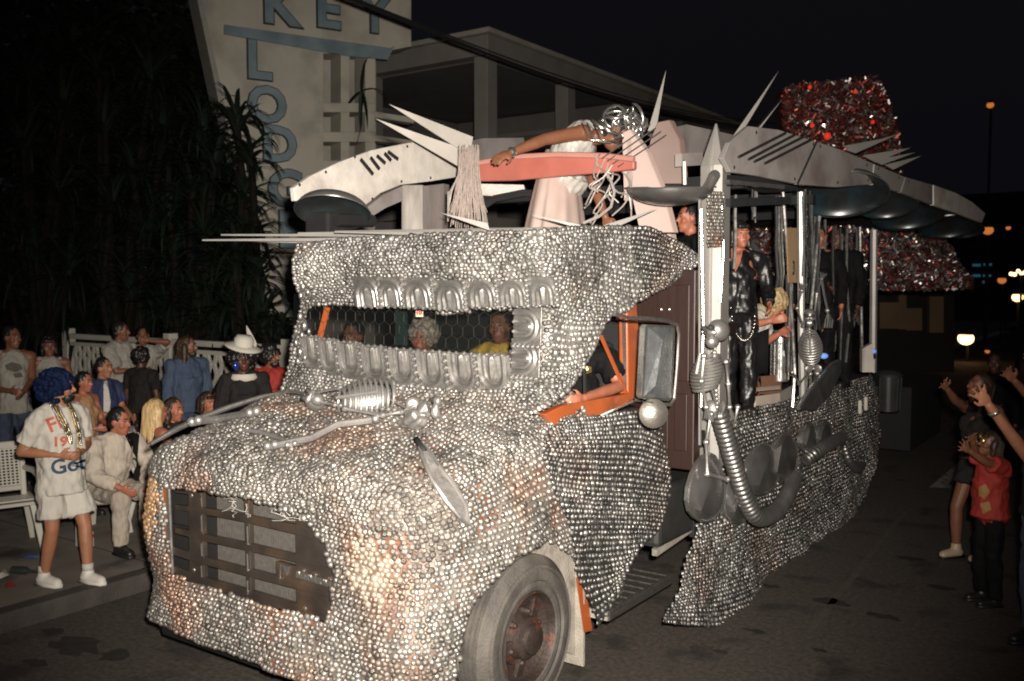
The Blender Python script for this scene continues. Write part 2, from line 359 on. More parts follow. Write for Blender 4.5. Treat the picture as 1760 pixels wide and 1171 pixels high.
MB().plate([(CX - 6, CY - .05, 3.6), (CX + .05, CY - .05, 3.6), (CX + .05, CY + 23, 3.6), (CX - 6, CY + 23, 3.6)], (0, 0, .35)).build('balcony_slab', M_bld, bd, False)
MB().box((CX - .02, CY + 12, 4.45), (.12, 21, .95)).build('balcony_parapet', M_bld, bd, False)
MB().box((CX - 2.8, CY - .01, 4.45), (5.4, .12, .95)).build('balcony_parapet', M_bld, bd, False)
for i in range(5):
    y = CY + 8 + i * 3.3; f = MB().box((CX - 2.46, y, 5.4), (.07, 1.7, 1.9)).build('window', M_bld, bd, False)
    MB().box((CX - 2.41, y, 5.4), (.04, 1.5, 1.7)).build('pane', M_dark, f, False)
f = MB().box((CX - 1.5, CY + 5.87, 5.2), (1.1, .08, 2.3)).build('window', M_bld, bd, False); MB().box((CX - 1.5, CY + 5.81, 5.2), (.95, .05, 2.1)).build('pane', M_dark, f, False)

# ------------------------------------------------------------------ sign pylon
sa = YAW * -1 + R(59)
S_r = Vector((math.sin(sa), math.cos(sa), 0)); S_n = Vector((S_r.y, -S_r.x, 0)); S_up = Vector((0, 0, 1))
S_o = atD(520, 300, 17.5)
def sg(px, py): return atP(px, py, S_o, S_n)
sgn = thing('sign_pylon', 'tall white motel sign pylon with blue letters spelling KEY LODGE', 'sign', (S_o.x, S_o.y, .14))
back = S_n * -.55
gz = lambda x, y=0: None
def sgz(px, z):
    p = sg(px, 540); return Vector((p.x, p.y, z))
slab = MB()
slab.plate([sg(330, -60), sg(556, -60), sg(556, 620), sg(482, 620), sg(440, 420), sg(383, 185)], back)
slab.plate([sg(556, -60), sg(707, -60), sg(707, 80), sg(645, 92), sg(556, 92)], back)
for y0, y1 in ((177, 193), (227, 244), (276, 620)): slab.plate([sg(556, y0), sg(645, y0), sg(645, y1), sg(556, y1)], back)
for y0, y1 in ((92, 177), (193, 227), (244, 276)): slab.plate([sg(586, y0), sg(601, y0), sg(601, y1), sg(586, y1)], back); slab.plate([sg(628, y0), sg(645, y0), sg(645, y1), sg(628, y1)], back)
for y0, y1 in ((192, 202), (232, 242)): slab.plate([sg(645, y0), sg(712, y0 + 10), sg(712, y1 + 10), sg(645, y1)], back * .5)
slab.build('pylon_wall', M_sign, sgn, False, ang=20, bevel=.01)
b0 = S_n * -1.6
MB().plate([sg(602, 60) + b0, sg(700, 60) + b0, sg(700, 330) + b0, sg(602, 330) + b0], S_n * -.1).build('back_fin', M_sign, sgn, False)
e = S_n * .02
MB().plate([sg(326, -60) + e, sg(334, -60) + e, sg(387, 185) + e, sg(378, 187) + e], S_n * -.6).build('edge_fin', mat('fin_grey', (.33, .32, .29), .6, 0, .1), sgn, False)
MB().plate([sg(384, 44) + e, sg(668, 84) + e, sg(676, 80) + e, sg(664, 104) + e, sg(600, 98) + e, sg(384, 60) + e], S_n * .05).build('blue_band', M_signblue, sgn, False)
px2m = (sg(521, 300) - sg(520, 300)).length
for ch, cx, cy, h in (('K', 480, 12, 92), ('E', 562, 20, 88), ('Y', 642, 30, 84), ('L', 443, 108, 84), ('O', 458, 184, 80), ('D', 479, 252, 80), ('G', 490, 328, 84), ('E', 497, 398, 84)):
    sz = h * px2m * .98; sl = .06
    c = sg(cx, cy) + S_n * .03
    m1 = MB(); place_text(m1, ch, sz, c, S_r, S_up, .03, sz * .050); lt = m1.build('letter', M_signtrim, sgn, False)
    m2 = MB(); place_text(m2, ch, sz, c + S_n * .014, S_r, S_up, .03, sz * .030); m2.build('letter_face', M_signblue, lt, False)
for x in (489, 505): MB().plate([sg(x, 480) + e, sg(x + 9, 480) + e, sg(x + 9, 540) + e, sg(x, 540) + e], S_n * .03).build('vertical_slat', M_signblue, sgn, False)
MB().plate([sg(450, 432) + e, sg(520, 434) + e, sg(520, 438) + e, sg(450, 436) + e], S_n * .04).build('ledge', mat('ledge_dark', (.05, .05, .05), .6), sgn, False)

# ------------------------------------------------------------------ overhead cables
for i, (a, b, r_) in enumerate((((470, -60, 11), (1340, 232, 24), .016), ((505, -40, 11.3), (1340, 226, 24), .022), ((560, -22, 11.6), (1340, 214, 24), .012))):
    p0, p1 = atD(*a), atD(*b); pts = [p0.lerp(p1, t / 16) - Vector((0, 0, .35 * math.sin(math.pi * t / 16))) for t in range(17)]
    tag(MB().tube(pts, r_, 6).build('power_cable', M_cable, None, loc=p0), ('lowest thin black overhead cable crossing the motel roofline', 'thickest black overhead cable running past the KEY lettering', 'highest thin black overhead cable above the motel columns')[i], 'cable', 'overhead cables')

# ------------------------------------------------------------------ lattice fence
FY = 8.8; fl = atY(118, 570, FY); fr = atY(505, 586, FY); fx0, fx1 = fl.x, fr.x; fz1 = 1.62; fz0 = .62
fc = thing('lattice_fence', 'white ornamental lattice fence behind the standing spectators', 'fence', (fx0, FY, .14))
MB().box(((fx0 + fx1) / 2, FY, .38), (fx1 - fx0, .2, .48)).build('base_wall', M_white, fc, False)
MB().box(((fx0 + fx1) / 2, FY, fz1), (fx1 - fx0, .13, .09)).build('top_rail', M_white, fc, False, bevel=.012)
MB().box(((fx0 + fx1) / 2, FY, fz1 - .13), (fx1 - fx0, .07, .06)).build('rail', M_white, fc, False)
MB().box(((fx0 + fx1) / 2, FY, fz0 + .05), (fx1 - fx0, .10, .08)).build('bottom_rail', M_white, fc, False)
nb = int((fx1 - fx0) / .27); bal0 = None
for i in range(nb):
    if bal0 is None:
        m_ = MB(); zs = [fz0 + .09 + (fz1 - .16 - fz0 - .09) * t / 18 for t in range(19)]; c0 = fx0 + .135
        for sg_ in (1, -1):
            prev = None
            for t, z in enumerate(zs):
                p = Vector((c0 + sg_ * (.035 + .062 * abs(math.sin(t / 18 * math.pi * 2.5))), FY, z))
                if prev: m_.bar(prev, p, .045, .05, (1, 0, 0))
                prev = p
        bal0 = m_.build('baluster', M_white, fc, False)
    else:
        b = bal0.copy(); COL.objects.link(b); b.parent = fc; b.location = (i * .27, 0, 0)
for x in (fx0, fx0 + 2.9, fx0 + 5.6):
    if x < fx1: MB().box((x, FY, .95), (.16, .16, 1.6)).build('post', M_white, fc, False, bevel=.01)

# ------------------------------------------------------------------ dark strap-leaved plants
def leaf_strip(base, d, L, w, droop, seg=6):
    d = Vector(d).normalized(); p = Vector(base); sd = d.cross(Vector((0, 0, 1)))
    if sd.length < .05: sd = Vector((1, 0, 0))
    sd.normalize(); vs = []; st = L / seg; v = d.copy()
    for i in range(seg + 1):
        t = i / seg; ww = w * (1 - t ** 2.2) * (.55 + .9 * min(t * 3, .5)); up = sd.cross(v).normalized()
        vs += [p - sd * ww + up * ww * .35, p.copy(), p + sd * ww + up * ww * .35]
        v = (v + Vector((0, 0, -droop * t * (1 + t)))).normalized(); p = p + v * st
    fs = []
    for i in range(seg): a = i * 3; fs += [(a, a + 1, a + 4, a + 3), (a + 1, a + 2, a + 5, a + 4)]
    return vs, fs
def strap_plant(loc, heads, label, n=24, L=1.1, seed=0, single=False):
    rnd = random.Random(seed); t = thing('strap_leaf_plant', label, 'plant', loc, 'dark strap leaved plants left of the sign'); loc = Vector(loc)
    tr = MB(); cr = MB()
    for h in heads:
        h = Vector(h); mid = (loc + h) / 2 + Vector((rnd.uniform(-.2, .2), rnd.uniform(-.2, .2), .2))
        tr.tube([loc, loc.lerp(mid, .5) + Vector((.05, 0, 0)), mid, mid.lerp(h, .5), h], [.10, .09, .07, .06, .05], 7)
        for k in range(n):
            a = rnd.uniform(0, 6.283); e = rnd.uniform(-.35, 1.25); d = (math.cos(a) * math.cos(e), math.sin(a) * math.cos(e), math.sin(e))
            vs, fs = leaf_strip(h + Vector((0, 0, rnd.uniform(-.25, .1))), d, L * rnd.uniform(.6, 1.15), rnd.uniform(.035, .055), rnd.uniform(.25, .7))
            if single: MB().add(vs, fs).build('leaf', M_leaf, t)
            else: cr.add(vs, fs)
    tr.build('trunk', M_bark, t)
    if not single: cr.build('crown', M_leaf, t, kind='stuff')
    return t
rnd = random.Random(3)
hd = lambda lst: [atD(a[0], a[1], a[2] + 3.1) for a in lst]
strap_plant(atD(430, 640, 15.1)[:2] + (.14,), hd([(408, 215, 11.6), (432, 262, 11.4), (418, 330, 11.5)]), 'dark strap leaved plant whose blades cross the O of the sign', 30, .85, 5, True)
strap_plant(atD(440, 640, 14.7)[:2] + (.14,), hd([(425, 400, 11.4), (440, 470, 11.3), (405, 440, 11.2), (445, 545, 11.2), (400, 525, 11.4)]), 'low dark strap leaved plant under the rod tips beside the sign foot', 46, .9, 6)
strap_plant(atD(330, 640, 15.6)[:2] + (.14,), hd([(350, 225, 12.4), (330, 330, 12.3), (370, 290, 12.2), (350, 400, 12), (300, 440, 12.3), (340, 500, 12.2), (290, 360, 12.6), (370, 450, 12), (320, 545, 12.4), (360, 550, 12.2), (285, 540, 12.4), (390, 380, 12.4)]), 'broad dark strap leaved plant just left of the sloping sign edge', 42, 1.05, 8)
strap_plant(atD(210, 640, 16.1)[:2] + (.14,), hd([(180, 210, 13), (230, 300, 13), (250, 400, 12.8), (190, 350, 12.8), (160, 440, 13), (230, 500, 13), (280, 230, 13.2), (260, 130, 13.4), (170, 120, 13.4), (200, 560, 13.6), (250, 520, 13.6), (150, 540, 13.6), (120, 500, 13.4), (280, 470, 13.4)]), 'tallest dark strap leaved plant above the boy and the fence', 42, 1.2, 9)
strap_plant(atD(70, 640, 16.1)[:2] + (.14,), hd([(40, 250, 13), (100, 330, 13), (60, 430, 12.6), (120, 460, 12.6), (20, 380, 13), (110, 200, 13.4), (50, 130, 13.4), (40, 520, 13.4), (90, 540, 13.4), (10, 480, 13.2), (130, 560, 13.4)]), 'dark strap leaved plant at the left edge above the tank top man', 42, 1.2, 10)
strap_plant(atD(470, 660, 13.7)[:2] + (.14,), hd([(455, 575, 10.5), (485, 570, 10.6), (430, 590, 10.6)]), 'small dark bushy plant behind the white hat', 50, .5, 12)
sp = MB()
for d in ((.3, 0, -1), (-.2, .1, -.9), (.8, .1, .1), (-.7, 0, -.3), (.1, 0, .9)):
    vs, fs = leaf_strip(sg(612, 162) + S_n * .3, d, .75, .05, .5); sp.add(vs, fs)
tw = thing('hanging_frond', 'small dark frond hanging before the sign grille openings', 'plant', sg(612, 150) + S_n * .3)
sp.build('frond_leaves', M_leaf, tw); MB().tube([sg(612, 160) + S_n * .28, sg(617, 215) + S_n * .15, sg(612, 250) + S_n * .02], .008, 5).build('stem', M_leaf, tw)

M_tree = mat('night_foliage', (.007, .009, .007), .7, 0, .4, 3, island=.6, spec=.1)
def night_tree(px, d, blobs, label, n, seed):
    rr = random.Random(seed); b0 = ground0 = atD(px, 585, d); t = thing('dense_tree', label, 'tree', (b0.x, b0.y, .14), 'dark trees beyond the fence'); cr = MB()
    top = atD(*blobs[0][:2], d)
    MB().tube([(b0.x, b0.y, .14), (b0.x + .1, b0.y, 1.5), (top.x, top.y, top.z)], [.22, .18, .05], 8).build('trunk', M_bark, t)
    for x, y, r_ in blobs:
        c = atD(x, y, d + rr.uniform(-.6, .6))
        for k in range(n):
            v = Vector((rr.gauss(0, 1), rr.gauss(0, 1), rr.gauss(0, 1))).normalized() * r_ * rr.uniform(.25, 1.05) ** .6; a = Vector((rr.gauss(0, 1), rr.gauss(0, 1), rr.gauss(0, .6))).normalized(); q = a.orthogonal().normalized(); s_ = rr.uniform(.10, .20)
            p = c + v; cr.add([p - a * s_, p + q * s_ * .45, p + a * s_, p - q * s_ * .45], [(0, 1, 2, 3)])
    cr.build('crown', M_tree, t, False, 'stuff')
night_tree(60, 18.5, [(40, 90, 1.6), (130, 180, 1.6), (30, 280, 1.7), (120, 380, 1.6), (20, 470, 1.5), (90, 20, 1.5), (110, 540, 1.2), (10, 180, 1.5)], 'broad black tree mass at the far left behind the tank top man', 900, 1)
night_tree(230, 18.8, [(230, 60, 1.6), (200, 170, 1.6), (280, 260, 1.6), (200, 360, 1.7), (280, 450, 1.6), (200, 530, 1.4), (290, 110, 1.2)], 'broad black tree mass between the fence and the sloping sign edge', 900, 2)
night_tree(380, 20.2, [(360, 300, 1.2), (350, 400, 1.4), (400, 480, 1.3), (350, 540, 1.2), (430, 560, 1.0)], 'low black tree mass behind the foot of the sign', 700, 3)

# ------------------------------------------------------------------ far end of the street
fb = thing('far_building', 'dark far building with eight small blue lit windows', 'building', atD(1690, 500, 60)[:2] + (0,))
o = atD(1690, 470, 60)
MB().box((o.x, o.y + 4, 4), (9, 5, 9)).build('wall', M_far, fb, False)
for i, (x, y) in enumerate(((1675, 456), (1682, 456), (1694, 455), (1701, 455), (1675, 474), (1682, 474), (1693, 474), (1700, 474), (1692, 485))):
    p = atD(x, y, 57.5); MB().box((p.x, p.y, p.z), (.22, .06, .16)).build('window', M_bluewin, fb, False)
st = thing('far_storefront', 'dim tan storefront far behind the tinsel float', 'building', atD(1570, 600, 24)[:2] + (0,))
a, b = atD(1515, 600, 24), atD(1630, 600, 25)
for x0, x1, y0, y1 in ((1512, 1545, 520, 565), (1545, 1558, 505, 566), (1558, 1585, 530, 568), (1598, 1622, 510, 572)):
    MB().plate([atD(x0, y0, 24), atD(x1, y0, 24), atD(x1, y1, 24), atD(x0, y1, 24)], (-.1, .2, 0)).build('pillar', M_fartan, st, False)
MB().plate([atD(1505, 490, 24.6), atD(1640, 490, 24.6), atD(1640, 640, 24.6), atD(1505, 640, 24.6)], (-.2, .4, 0)).build('wall', M_far, st, False)
def lampthing(px, py, d, rpx, m, label, name='street_lamp', squash=.85):
    p = atD(px, py, d); r_ = rpx * d / FPX; t = thing(name, label, 'lamp', (p.x, p.y, 0), 'lit lamps far down the street')
    MB().ell(p, (r_, r_, r_ * squash), None, 14, 10).build('bulb', m, t)
    MB().lathe([(r_ * 1.2, r_ * .5), (r_ * .3, r_ * 1.25), (.01, r_ * 1.3)], p, (0, 0, 1), 12).build('lamp_shade', M_cable, t)
    MB().tube([(p.x, p.y + r_ * 1.6, 0), (p.x, p.y + r_ * 1.6, p.z + r_ * 1.2), (p.x, p.y, p.z + r_ * 1.25)], .05, 6).build('pole', M_cable, t)
lampthing(1660, 582, 30, 13, M_lamp, 'brightest round warm lamp above the reaching hands')
lampthing(1697, 604, 34, 4, M_lamp2, 'small orange lamp right of the brightest lamp')
lampthing(1749, 511, 28, 9, M_lamp, 'amber lamp near the right edge below the string of bulbs')
lampthing(1702, 181, 40, 6, M_lamp2, 'highest red orange lamp alone in the night sky')
lampthing(1698, 396, 40, 9, M_lamp2, 'orange lamp beyond the drooping end of the canopy')
lampthing(1733, 392, 44, 4, M_lamp2, 'tiny orange lamp right of the canopy end lamp')
lampthing(1722, 482, 40, 7, M_lamp2, 'dull orange lamp beside the blue windows')
sl = thing('bulb_string', 'string of warm bulbs at the right edge over the crowd', 'lights', atD(1750, 470, 27)[:2] + (0,))
pp = [atD(1738 + i * 6, 472 - 9 * math.sin((i + 1) / 7 * 3.14) + (i % 2) * 4, 27) for i in range(7)]
MB().tube(pp, .012, 5).build('wire', M_cable, sl)
for p in pp: MB().ell(p - Vector((0, 0, .05)), .055, None, 8, 6).build('bulb', M_lamp, sl)
MB().tube([(pp[3].x, pp[3].y, 0), pp[3]], .04, 6).build('pole', M_cable, sl)
# ------------------------------------------------------------------ truck materials
M_bump = mat('silver_bump', (.31, .295, .275), .50, .78, .40, 1.7, .30, 150, (.31, .17, .11), 2.0, .49, .78, island=.5, spec=.5, rvar=.12)  # copper patches stand in for orange reflected from the paint beneath
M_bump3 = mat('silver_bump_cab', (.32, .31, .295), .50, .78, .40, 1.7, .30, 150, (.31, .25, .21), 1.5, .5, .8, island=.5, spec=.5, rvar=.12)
M_bump2 = mat('silver_bump_dim', (.27, .265, .255), .44, .84, .40, 2.0, .30, 150, (.20, .13, .10), 1.5, .5, .8, island=.6, spec=.5, rvar=.12)  # darker copy: shade of sides turned from the flash put into the colour
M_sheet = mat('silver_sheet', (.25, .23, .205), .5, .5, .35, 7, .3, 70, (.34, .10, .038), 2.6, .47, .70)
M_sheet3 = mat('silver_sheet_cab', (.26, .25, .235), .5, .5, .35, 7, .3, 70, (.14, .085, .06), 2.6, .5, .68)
M_sheet2 = mat('silver_sheet_dark', (.10, .10, .10), .42, .75, .3, 9, .3, 70, (.17, .05, .03), 2.0, .56, .64)  # sheet under the dim bumps, same side shade in its colour
M_orange = mat('orange_paint', (.38, .092, .026), .38, 0, .12, 5, .05, 40, (.30, .07, .025), 4, .55, .66, coat=.3)
M_chrome = mat('silver_metal', (.60, .59, .57), .26, .9, .15, 6, .05, 40, rvar=.07)
M_mould = mat('moulded_silver', (.40, .39, .375), .33, .82, .15, 12, .08, 50, rvar=.06)
M_pan = mat('pan_metal', (.23, .225, .22), .34, .72, .2, 4, .05, 60, rvar=.08)
M_panin = mat('pan_inside', (.13, .145, .15), .34, .85, .3, 5, 0, 60, (.09, .19, .25), 2.5, .45, .65)  # bluish patches stand in for a blue reflection in the metal
M_steel = mat('grille_steel', (.085, .070, .060), .40, .6, .25, 6, .08, 50, (.13, .085, .055), 3, .5, .66)
M_fin = mat('radiator_fin', (.10, .094, .086), .6, .3, .2, 30, 0, 60)
M_black = mat('matt_black', (.010, .010, .011), .8, 0, .2, 5)
M_wood = mat('brown_cabinet', (.024, .0095, .007), .5, 0, .25, 3, .1, 30, stretch=(1, 1, .15))
M_rubber = mat('tyre_rubber', (.055, .050, .045), .72, 0, .25, 7, .35, 70, (.105, .095, .082), 3.2, .48, .68)
M_rim = mat('rusty_rim', (.040, .028, .024), .6, .3, .3, 12, .3, 50, (.10, .035, .02), 8, .58, .66)
M_liner = mat('dusty_liner', (.30, .275, .235), .85, 0, .22, 9, .5, 80, (.15, .13, .11), 7, .55, .7)
M_step = mat('step_tread', (.06, .055, .05), .6, .4, .4, 40, .6, 120)
M_wing = mat('canopy_white', (.66, .62, .57), .55, .05, .12, 9, .15, 30, (.46, .40, .36), 3.5, .5, .75)
M_wing2 = mat('canopy_silver', (.42, .385, .37), .45, .35, .12, 3, .06, 30, (.28, .235, .22), 3.2, .48, .7, rvar=.08)
M_spike = mat('spike_silver', (.42, .405, .385), .38, .5, .1, 5)
M_weather = mat('weathered_post', (.42, .39, .36), .75, 0, .3, 6, .3, 30, (.28, .25, .23), 5, .45, .65, stretch=(1, 1, .25))
M_glowbump = mat('headlight_cover', (.46, .37, .29), .5, .6, .2, 5, emit=(1, .55, .27), estr=.025, island=.4)
M_glowbump2 = mat('headlight_cover_far', (.50, .33, .20), .5, .5, .2, 5, emit=(1, .42, .13), estr=.085, island=.5)
M_glass = mat('mirror_tin', (.42, .45, .47), .33, .8, .25, 9, .25, 90, rvar=.1)
M_hose = mat('hose_metal', (.20, .195, .19), .38, .8, .2, 8)
M_wire = mat('chicken_wire', (.055, .05, .045), .45, .5, .1)
M_twine = mat('frayed_twine', (.42, .40, .36), .7, 0, .1)

TR = thing('parade_truck', 'old truck float wrapped in silver bubbled covering, canopy of pointed panels over its bed', 'truck', (-4.1, 4.3, 0))
# ------------------------------------------------------------------ solid truck under the covering
MB().hexa([(-5.15, 3.60, .62), (-3.12, 3.60, .62), (-3.12, 4.75, .62), (-5.15, 4.75, .62)][::1] and [(-5.0, 3.62, .55), (-3.35, 3.62, .55), (-3.35, 4.75, .55), (-5.0, 4.75, .55)], [(-5.0, 3.62, 1.32), (-3.35, 3.62, 1.32), (-3.35, 4.75, 1.55), (-5.0, 4.75, 1.55)]).build('hood', M_orange, TR, False, bevel=.03)
MB().box((-4.1, 8.6, .82), (1.0, 9.6, .22)).build('chassis', M_black, TR, False)
MB().box((-4.25, 3.54, .33), (1.9, .10, .14)).build('bumper', mat('bumper_chrome', (.05, .055, .053), .35, .7, .2, 5), TR, False, bevel=.03)
# cab shell
MB().box((-4.1, 5.25, 1.0), (1.9, 1.25, .10)).build('cab_floor', M_black, TR, False)
MB().box((-4.1, 5.92, 1.85), (1.95, .06, 1.7)).build('cab_back', M_black, TR, False)
MB().box((-4.1, 5.3, 2.72), (1.98, 1.3, .06)).build('cab_roof', M_orange, TR, False, bevel=.02)
MB().box((-4.1, 4.85, 1.45), (1.9, .22, .5)).build('dashboard', M_black, TR, False, bevel=.04)
MB().box((-4.1, 5.65, 1.30), (1.8, .5, .35)).build('seat', M_black, TR, False, bevel=.05)
MB().box((-4.1, 5.82, 1.75), (1.8, .12, .7)).build('seat_back', M_black, TR, False, bevel=.05)
DX = -2.97
dr = MB().plate([(DX, 5.02, .75), (DX, 5.86, .75), (DX, 5.86, 1.55), (DX, 4.75, 1.62), (DX, 4.75, 1.25), (DX, 5.02, 1.15)], (-.06, 0, 0)).build('door', M_orange, TR, False, bevel=.01)
sl_ = [atX(*p, DX + .03) for p in ((936, 712), (968, 697), (1085, 676), (1086, 690), (1040, 714), (957, 734))]
MB().plate(sl_, (-.05, 0, 0)).build('window_sill', M_orange, dr, False, bevel=.006)
pl = [atX(*p, DX) for p in ((1078, 505), (1093, 505), (1102, 600), (1101, 690), (1080, 690), (1079, 600))]
MB().plate(pl, (-.07, 0, 0)).build('door_pillar', M_orange, TR, False, bevel=.012)
MB().bar(atX(1033, 578, DX), atX(1081, 686, DX), .018, .018).build('window_brace', M_orange, dr, False)
MB().bar(atX(1004, 600, DX), atX(1006, 705, DX), .016, .016).build('vent_frame', M_black, dr, False)
MB().bar(atX(1072, 545, DX - .02), atX(1076, 680, DX - .02), .02, .02).build('window_channel', M_chrome, dr, False)
MB().tube([atX(938, 640, -3.0) + Vector((-.03, 0, 0)), atX(1000, 540, -3.0)], .02, 6).build('cab_pillar', M_orange, TR)
o1, o2 = atY(545, 600, 4.75), atY(563, 528, 4.75); MB().bar(o1, o2, .03, .03).build('far_pillar', M_orange, TR, False)
st_ = atY(690, 560, 5.0); MB().box(st_, (.10, .02, .28)).build('glitter_strip', mat('glitter', (.10, .20, .18), .3, .7, .6, 90), TR, False)
tg = atY(721, 537, 4.72); tgo = MB().box(tg, (.055, .012, .06)).build('number_card', mat('card_cream', (.7, .62, .5), .6), TR, False)
mt = MB(); place_text(mt, '10', .052, tg + Vector((0, -.008, 0)), (1, 0, 0), (0, 0, 1), .002, .002); mt.build('number', mat('card_red', (.5, .05, .03), .6), tgo, False)

# ------------------------------------------------------------------ hood, front and fender covering
XC = -4.12
hz = lambda y: 1.55 + .22 * (y - 3.6)
U = [(-5.30, 4.78), (-5.33, 4.3), (-5.36, 3.9), (-5.34, 3.62), (-5.18, 3.45), (-4.7, 3.40), (-4.15, 3.385), (-3.6, 3.40), (-3.15, 3.45), (-2.96, 3.60), (-2.92, 3.9), (-2.90, 4.25), (-2.90, 4.6), (-2.93, 5.0)]
RG = [(-4.1, y) for y in (4.78, 4.4, 4.15, 4.02, 3.97, 3.95, 3.95, 3.95, 3.97, 4.02, 4.15, 4.4, 4.6, 4.82)]
net = []
for t, zf in ((0, lambda y: hz(y) + .04), (.5, lambda y: hz(y) + .035), (.85, lambda y: hz(y) - .03), (.985, lambda y: hz(y) - .17), (1.01, lambda y: 1.06), (1.015, lambda y: .72), (1.03, lambda y: .37)):
    row = []
    for (ux, uy), (rx, ry) in zip(U, RG):
        x, y = rx + (ux - rx) * t, ry + (uy - ry) * t; row.append((x, y, zf(y)))
    net.append(row)
GP = [(279, 838), (340, 843), (400, 853), (470, 868), (522, 893), (556, 935), (571, 985), (568, 1020), (557, 1068), (420, 1030), (330, 1000), (293, 986)]
def keep_front(P):
    x, y = proj(P); g = (P[..., 1] < 3.56) & inpoly(x, y, GP)
    a = (P[..., 0] > -3.2) & (((P[..., 1] - 4.33) / .645) ** 2 + ((P[..., 2] - .46) / .56) ** 2 < 1)
    w = (P[..., 0] > -3.3) & (P[..., 1] > 4.87) & (P[..., 2] < .95)
    return ~(g | a | w)
HL = (Vector((-5.19, 3.44, 1.13)), Vector((-3.27, 3.42, 1.05)))
def glow(P, i): return np.sqrt(((P - np.array(HL[i])) ** 2 * np.array([1, .6, .8 if i else .5])).sum(-1)) + RNG.normal(0, .028, P.shape[:-1]) < (.145 if i else .12)
# covered piece by piece so that lit headlights shine through their own part
sh = Sheet(net, 190, 130, .017, None)
if (sh.N[10, 90] @ np.array((0, 0, 1))) < 0: sh.N = -sh.N
V, Q = sh.base(keep_front); HBV = BVHTree.FromPolygons([tuple(p) for p in V], [tuple(int(i) for i in f) for f in Q]); u_, inv = np.unique(Q, return_inverse=True)
put('bubbled_sheet', np_mesh('bubbled_sheet', V[u_] - np.array(ORG['parade_truck']), inv.reshape(Q.shape), np.zeros((0, 3), int)), M_sheet, TR, True, None, 60)
p, n_, t_ = sh.rows(.0335, keep_front, .15)
g0, g1 = glow(p, 0), glow(p, 1); k = ~(g0 | g1)
domes('bump_field', p[k], n_[k], t_[k], .0170, M_bump, TR, 'stuff', 300, lambda P: (P[:, 0] > -3.6) & (P[:, 1] < 3.9))
for i, g in enumerate((g0, g1)):
    hl = MB().lathe([(.001, .03), (.07, .028), (.105, 0)], HL[i] + Vector((0, .06, 0)), (0, -1, 0), 20).build('headlight', (M_glowbump2, M_glowbump)[i], TR)
    hl['label'] = ('lit amber headlight under bubbled cover', 'lit cream headlight under bubbled cover')[i]; domes('bump_field', p[g], n_[g], t_[g], .0185, (M_glowbump2, M_glowbump)[i], hl, 'stuff')

# ------------------------------------------------------------------ grille
GY = 3.445
g_ = lambda px, py, dy=0: atY(px, py, GY + dy)
gr = MB().plate([g_(*p, .10) for p in ((285, 838), (560, 880), (572, 1072), (288, 990))], (0, .03, 0)).build('grille', M_black, TR, False)
def gbar(pts, name='grille_bar', m=M_steel, d=.035, dy=0): return MB().plate([g_(*p, dy) for p in pts], (0, d, 0)).build(name, m, gr, False, bevel=.004)
# horizontal bars
gbar([(300, 843), (345, 848), (345, 853), (300, 847)], dy=.002)
gbar([(300, 868), (346, 873), (424, 886), (512, 903), (545, 914), (552, 932), (512, 920), (424, 899), (346, 884), (300, 876)], dy=0)
gbar([(300, 907), (346, 918), (424, 934), (512, 955), (562, 966), (568, 978), (512, 968), (424, 947), (346, 930), (300, 917)], dy=.001)
gbar([(296, 940), (346, 957), (424, 978), (512, 1000), (571, 1016), (569, 1028), (512, 1014), (424, 991), (346, 970), (296, 954)], dy=0)
gbar([(294, 972), (346, 992), (424, 1014), (512, 1040), (565, 1053), (558, 1069), (512, 1056), (424, 1032), (346, 1008), (294, 988)], dy=.001)
# uprights
gbar([(323, 846), (346, 850), (350, 995), (325, 984)], dy=.004)
gbar([(419, 858), (427, 860), (431, 1018), (423, 1016)], dy=.004)
gbar([(507, 880), (556, 925), (574, 985), (570, 1020), (560, 1066), (509, 1052)], 'grille_cover', dy=.006)
gbar([(474, 965), (512, 975), (512, 1003), (474, 993)], 'badge_plate', dy=.007)
gbar([(325, 880), (325, 905), (298, 900), (298, 875)], 'slot_plate', M_black, .01, .03)
for x, ys in ((346, ((856, 870), (887, 914), (934, 956), (972, 992))), (425, ((866, 890), (905, 936), (952, 982), (998, 1022)))):
    for y0, y1 in ys: MB().tube([g_(x, y0, -.004), g_(x + 1, y1, -.004)], .005, 6).build('rod', M_chrome, gr)
fin = MB()
for i in range(46):
    x = 378 + i * 3.0; yt = 853 + (x - 378) * .24; fin.box(((g_(x, yt, .07) + g_(x, 1030, .07)) / 2), (.004, .03, (g_(x, yt, .07) - g_(x, 1045, .07)).length))
fin.build('radiator_fins', M_fin, gr, False, 'stuff')
MB().plate([g_(376, 850, .088) , g_(514, 880, .088), g_(514, 1050, .088), g_(376, 1015, .088)], (0, .008, 0)).build('radiator', M_fin, gr, False)
gbar([(281, 838), (287, 838), (291, 986), (285, 984)], 'edge_strip', M_orange, .03, -.004)
MB().tube([g_(290, 840, -.01), g_(296, 985, -.01)], .013, 8).build('chrome_strip', M_chrome, gr)
MB().tube([g_(287, 842, -.012), g_(288, 960, -.012)], .006, 6).build('chrome_strip', M_chrome, gr)
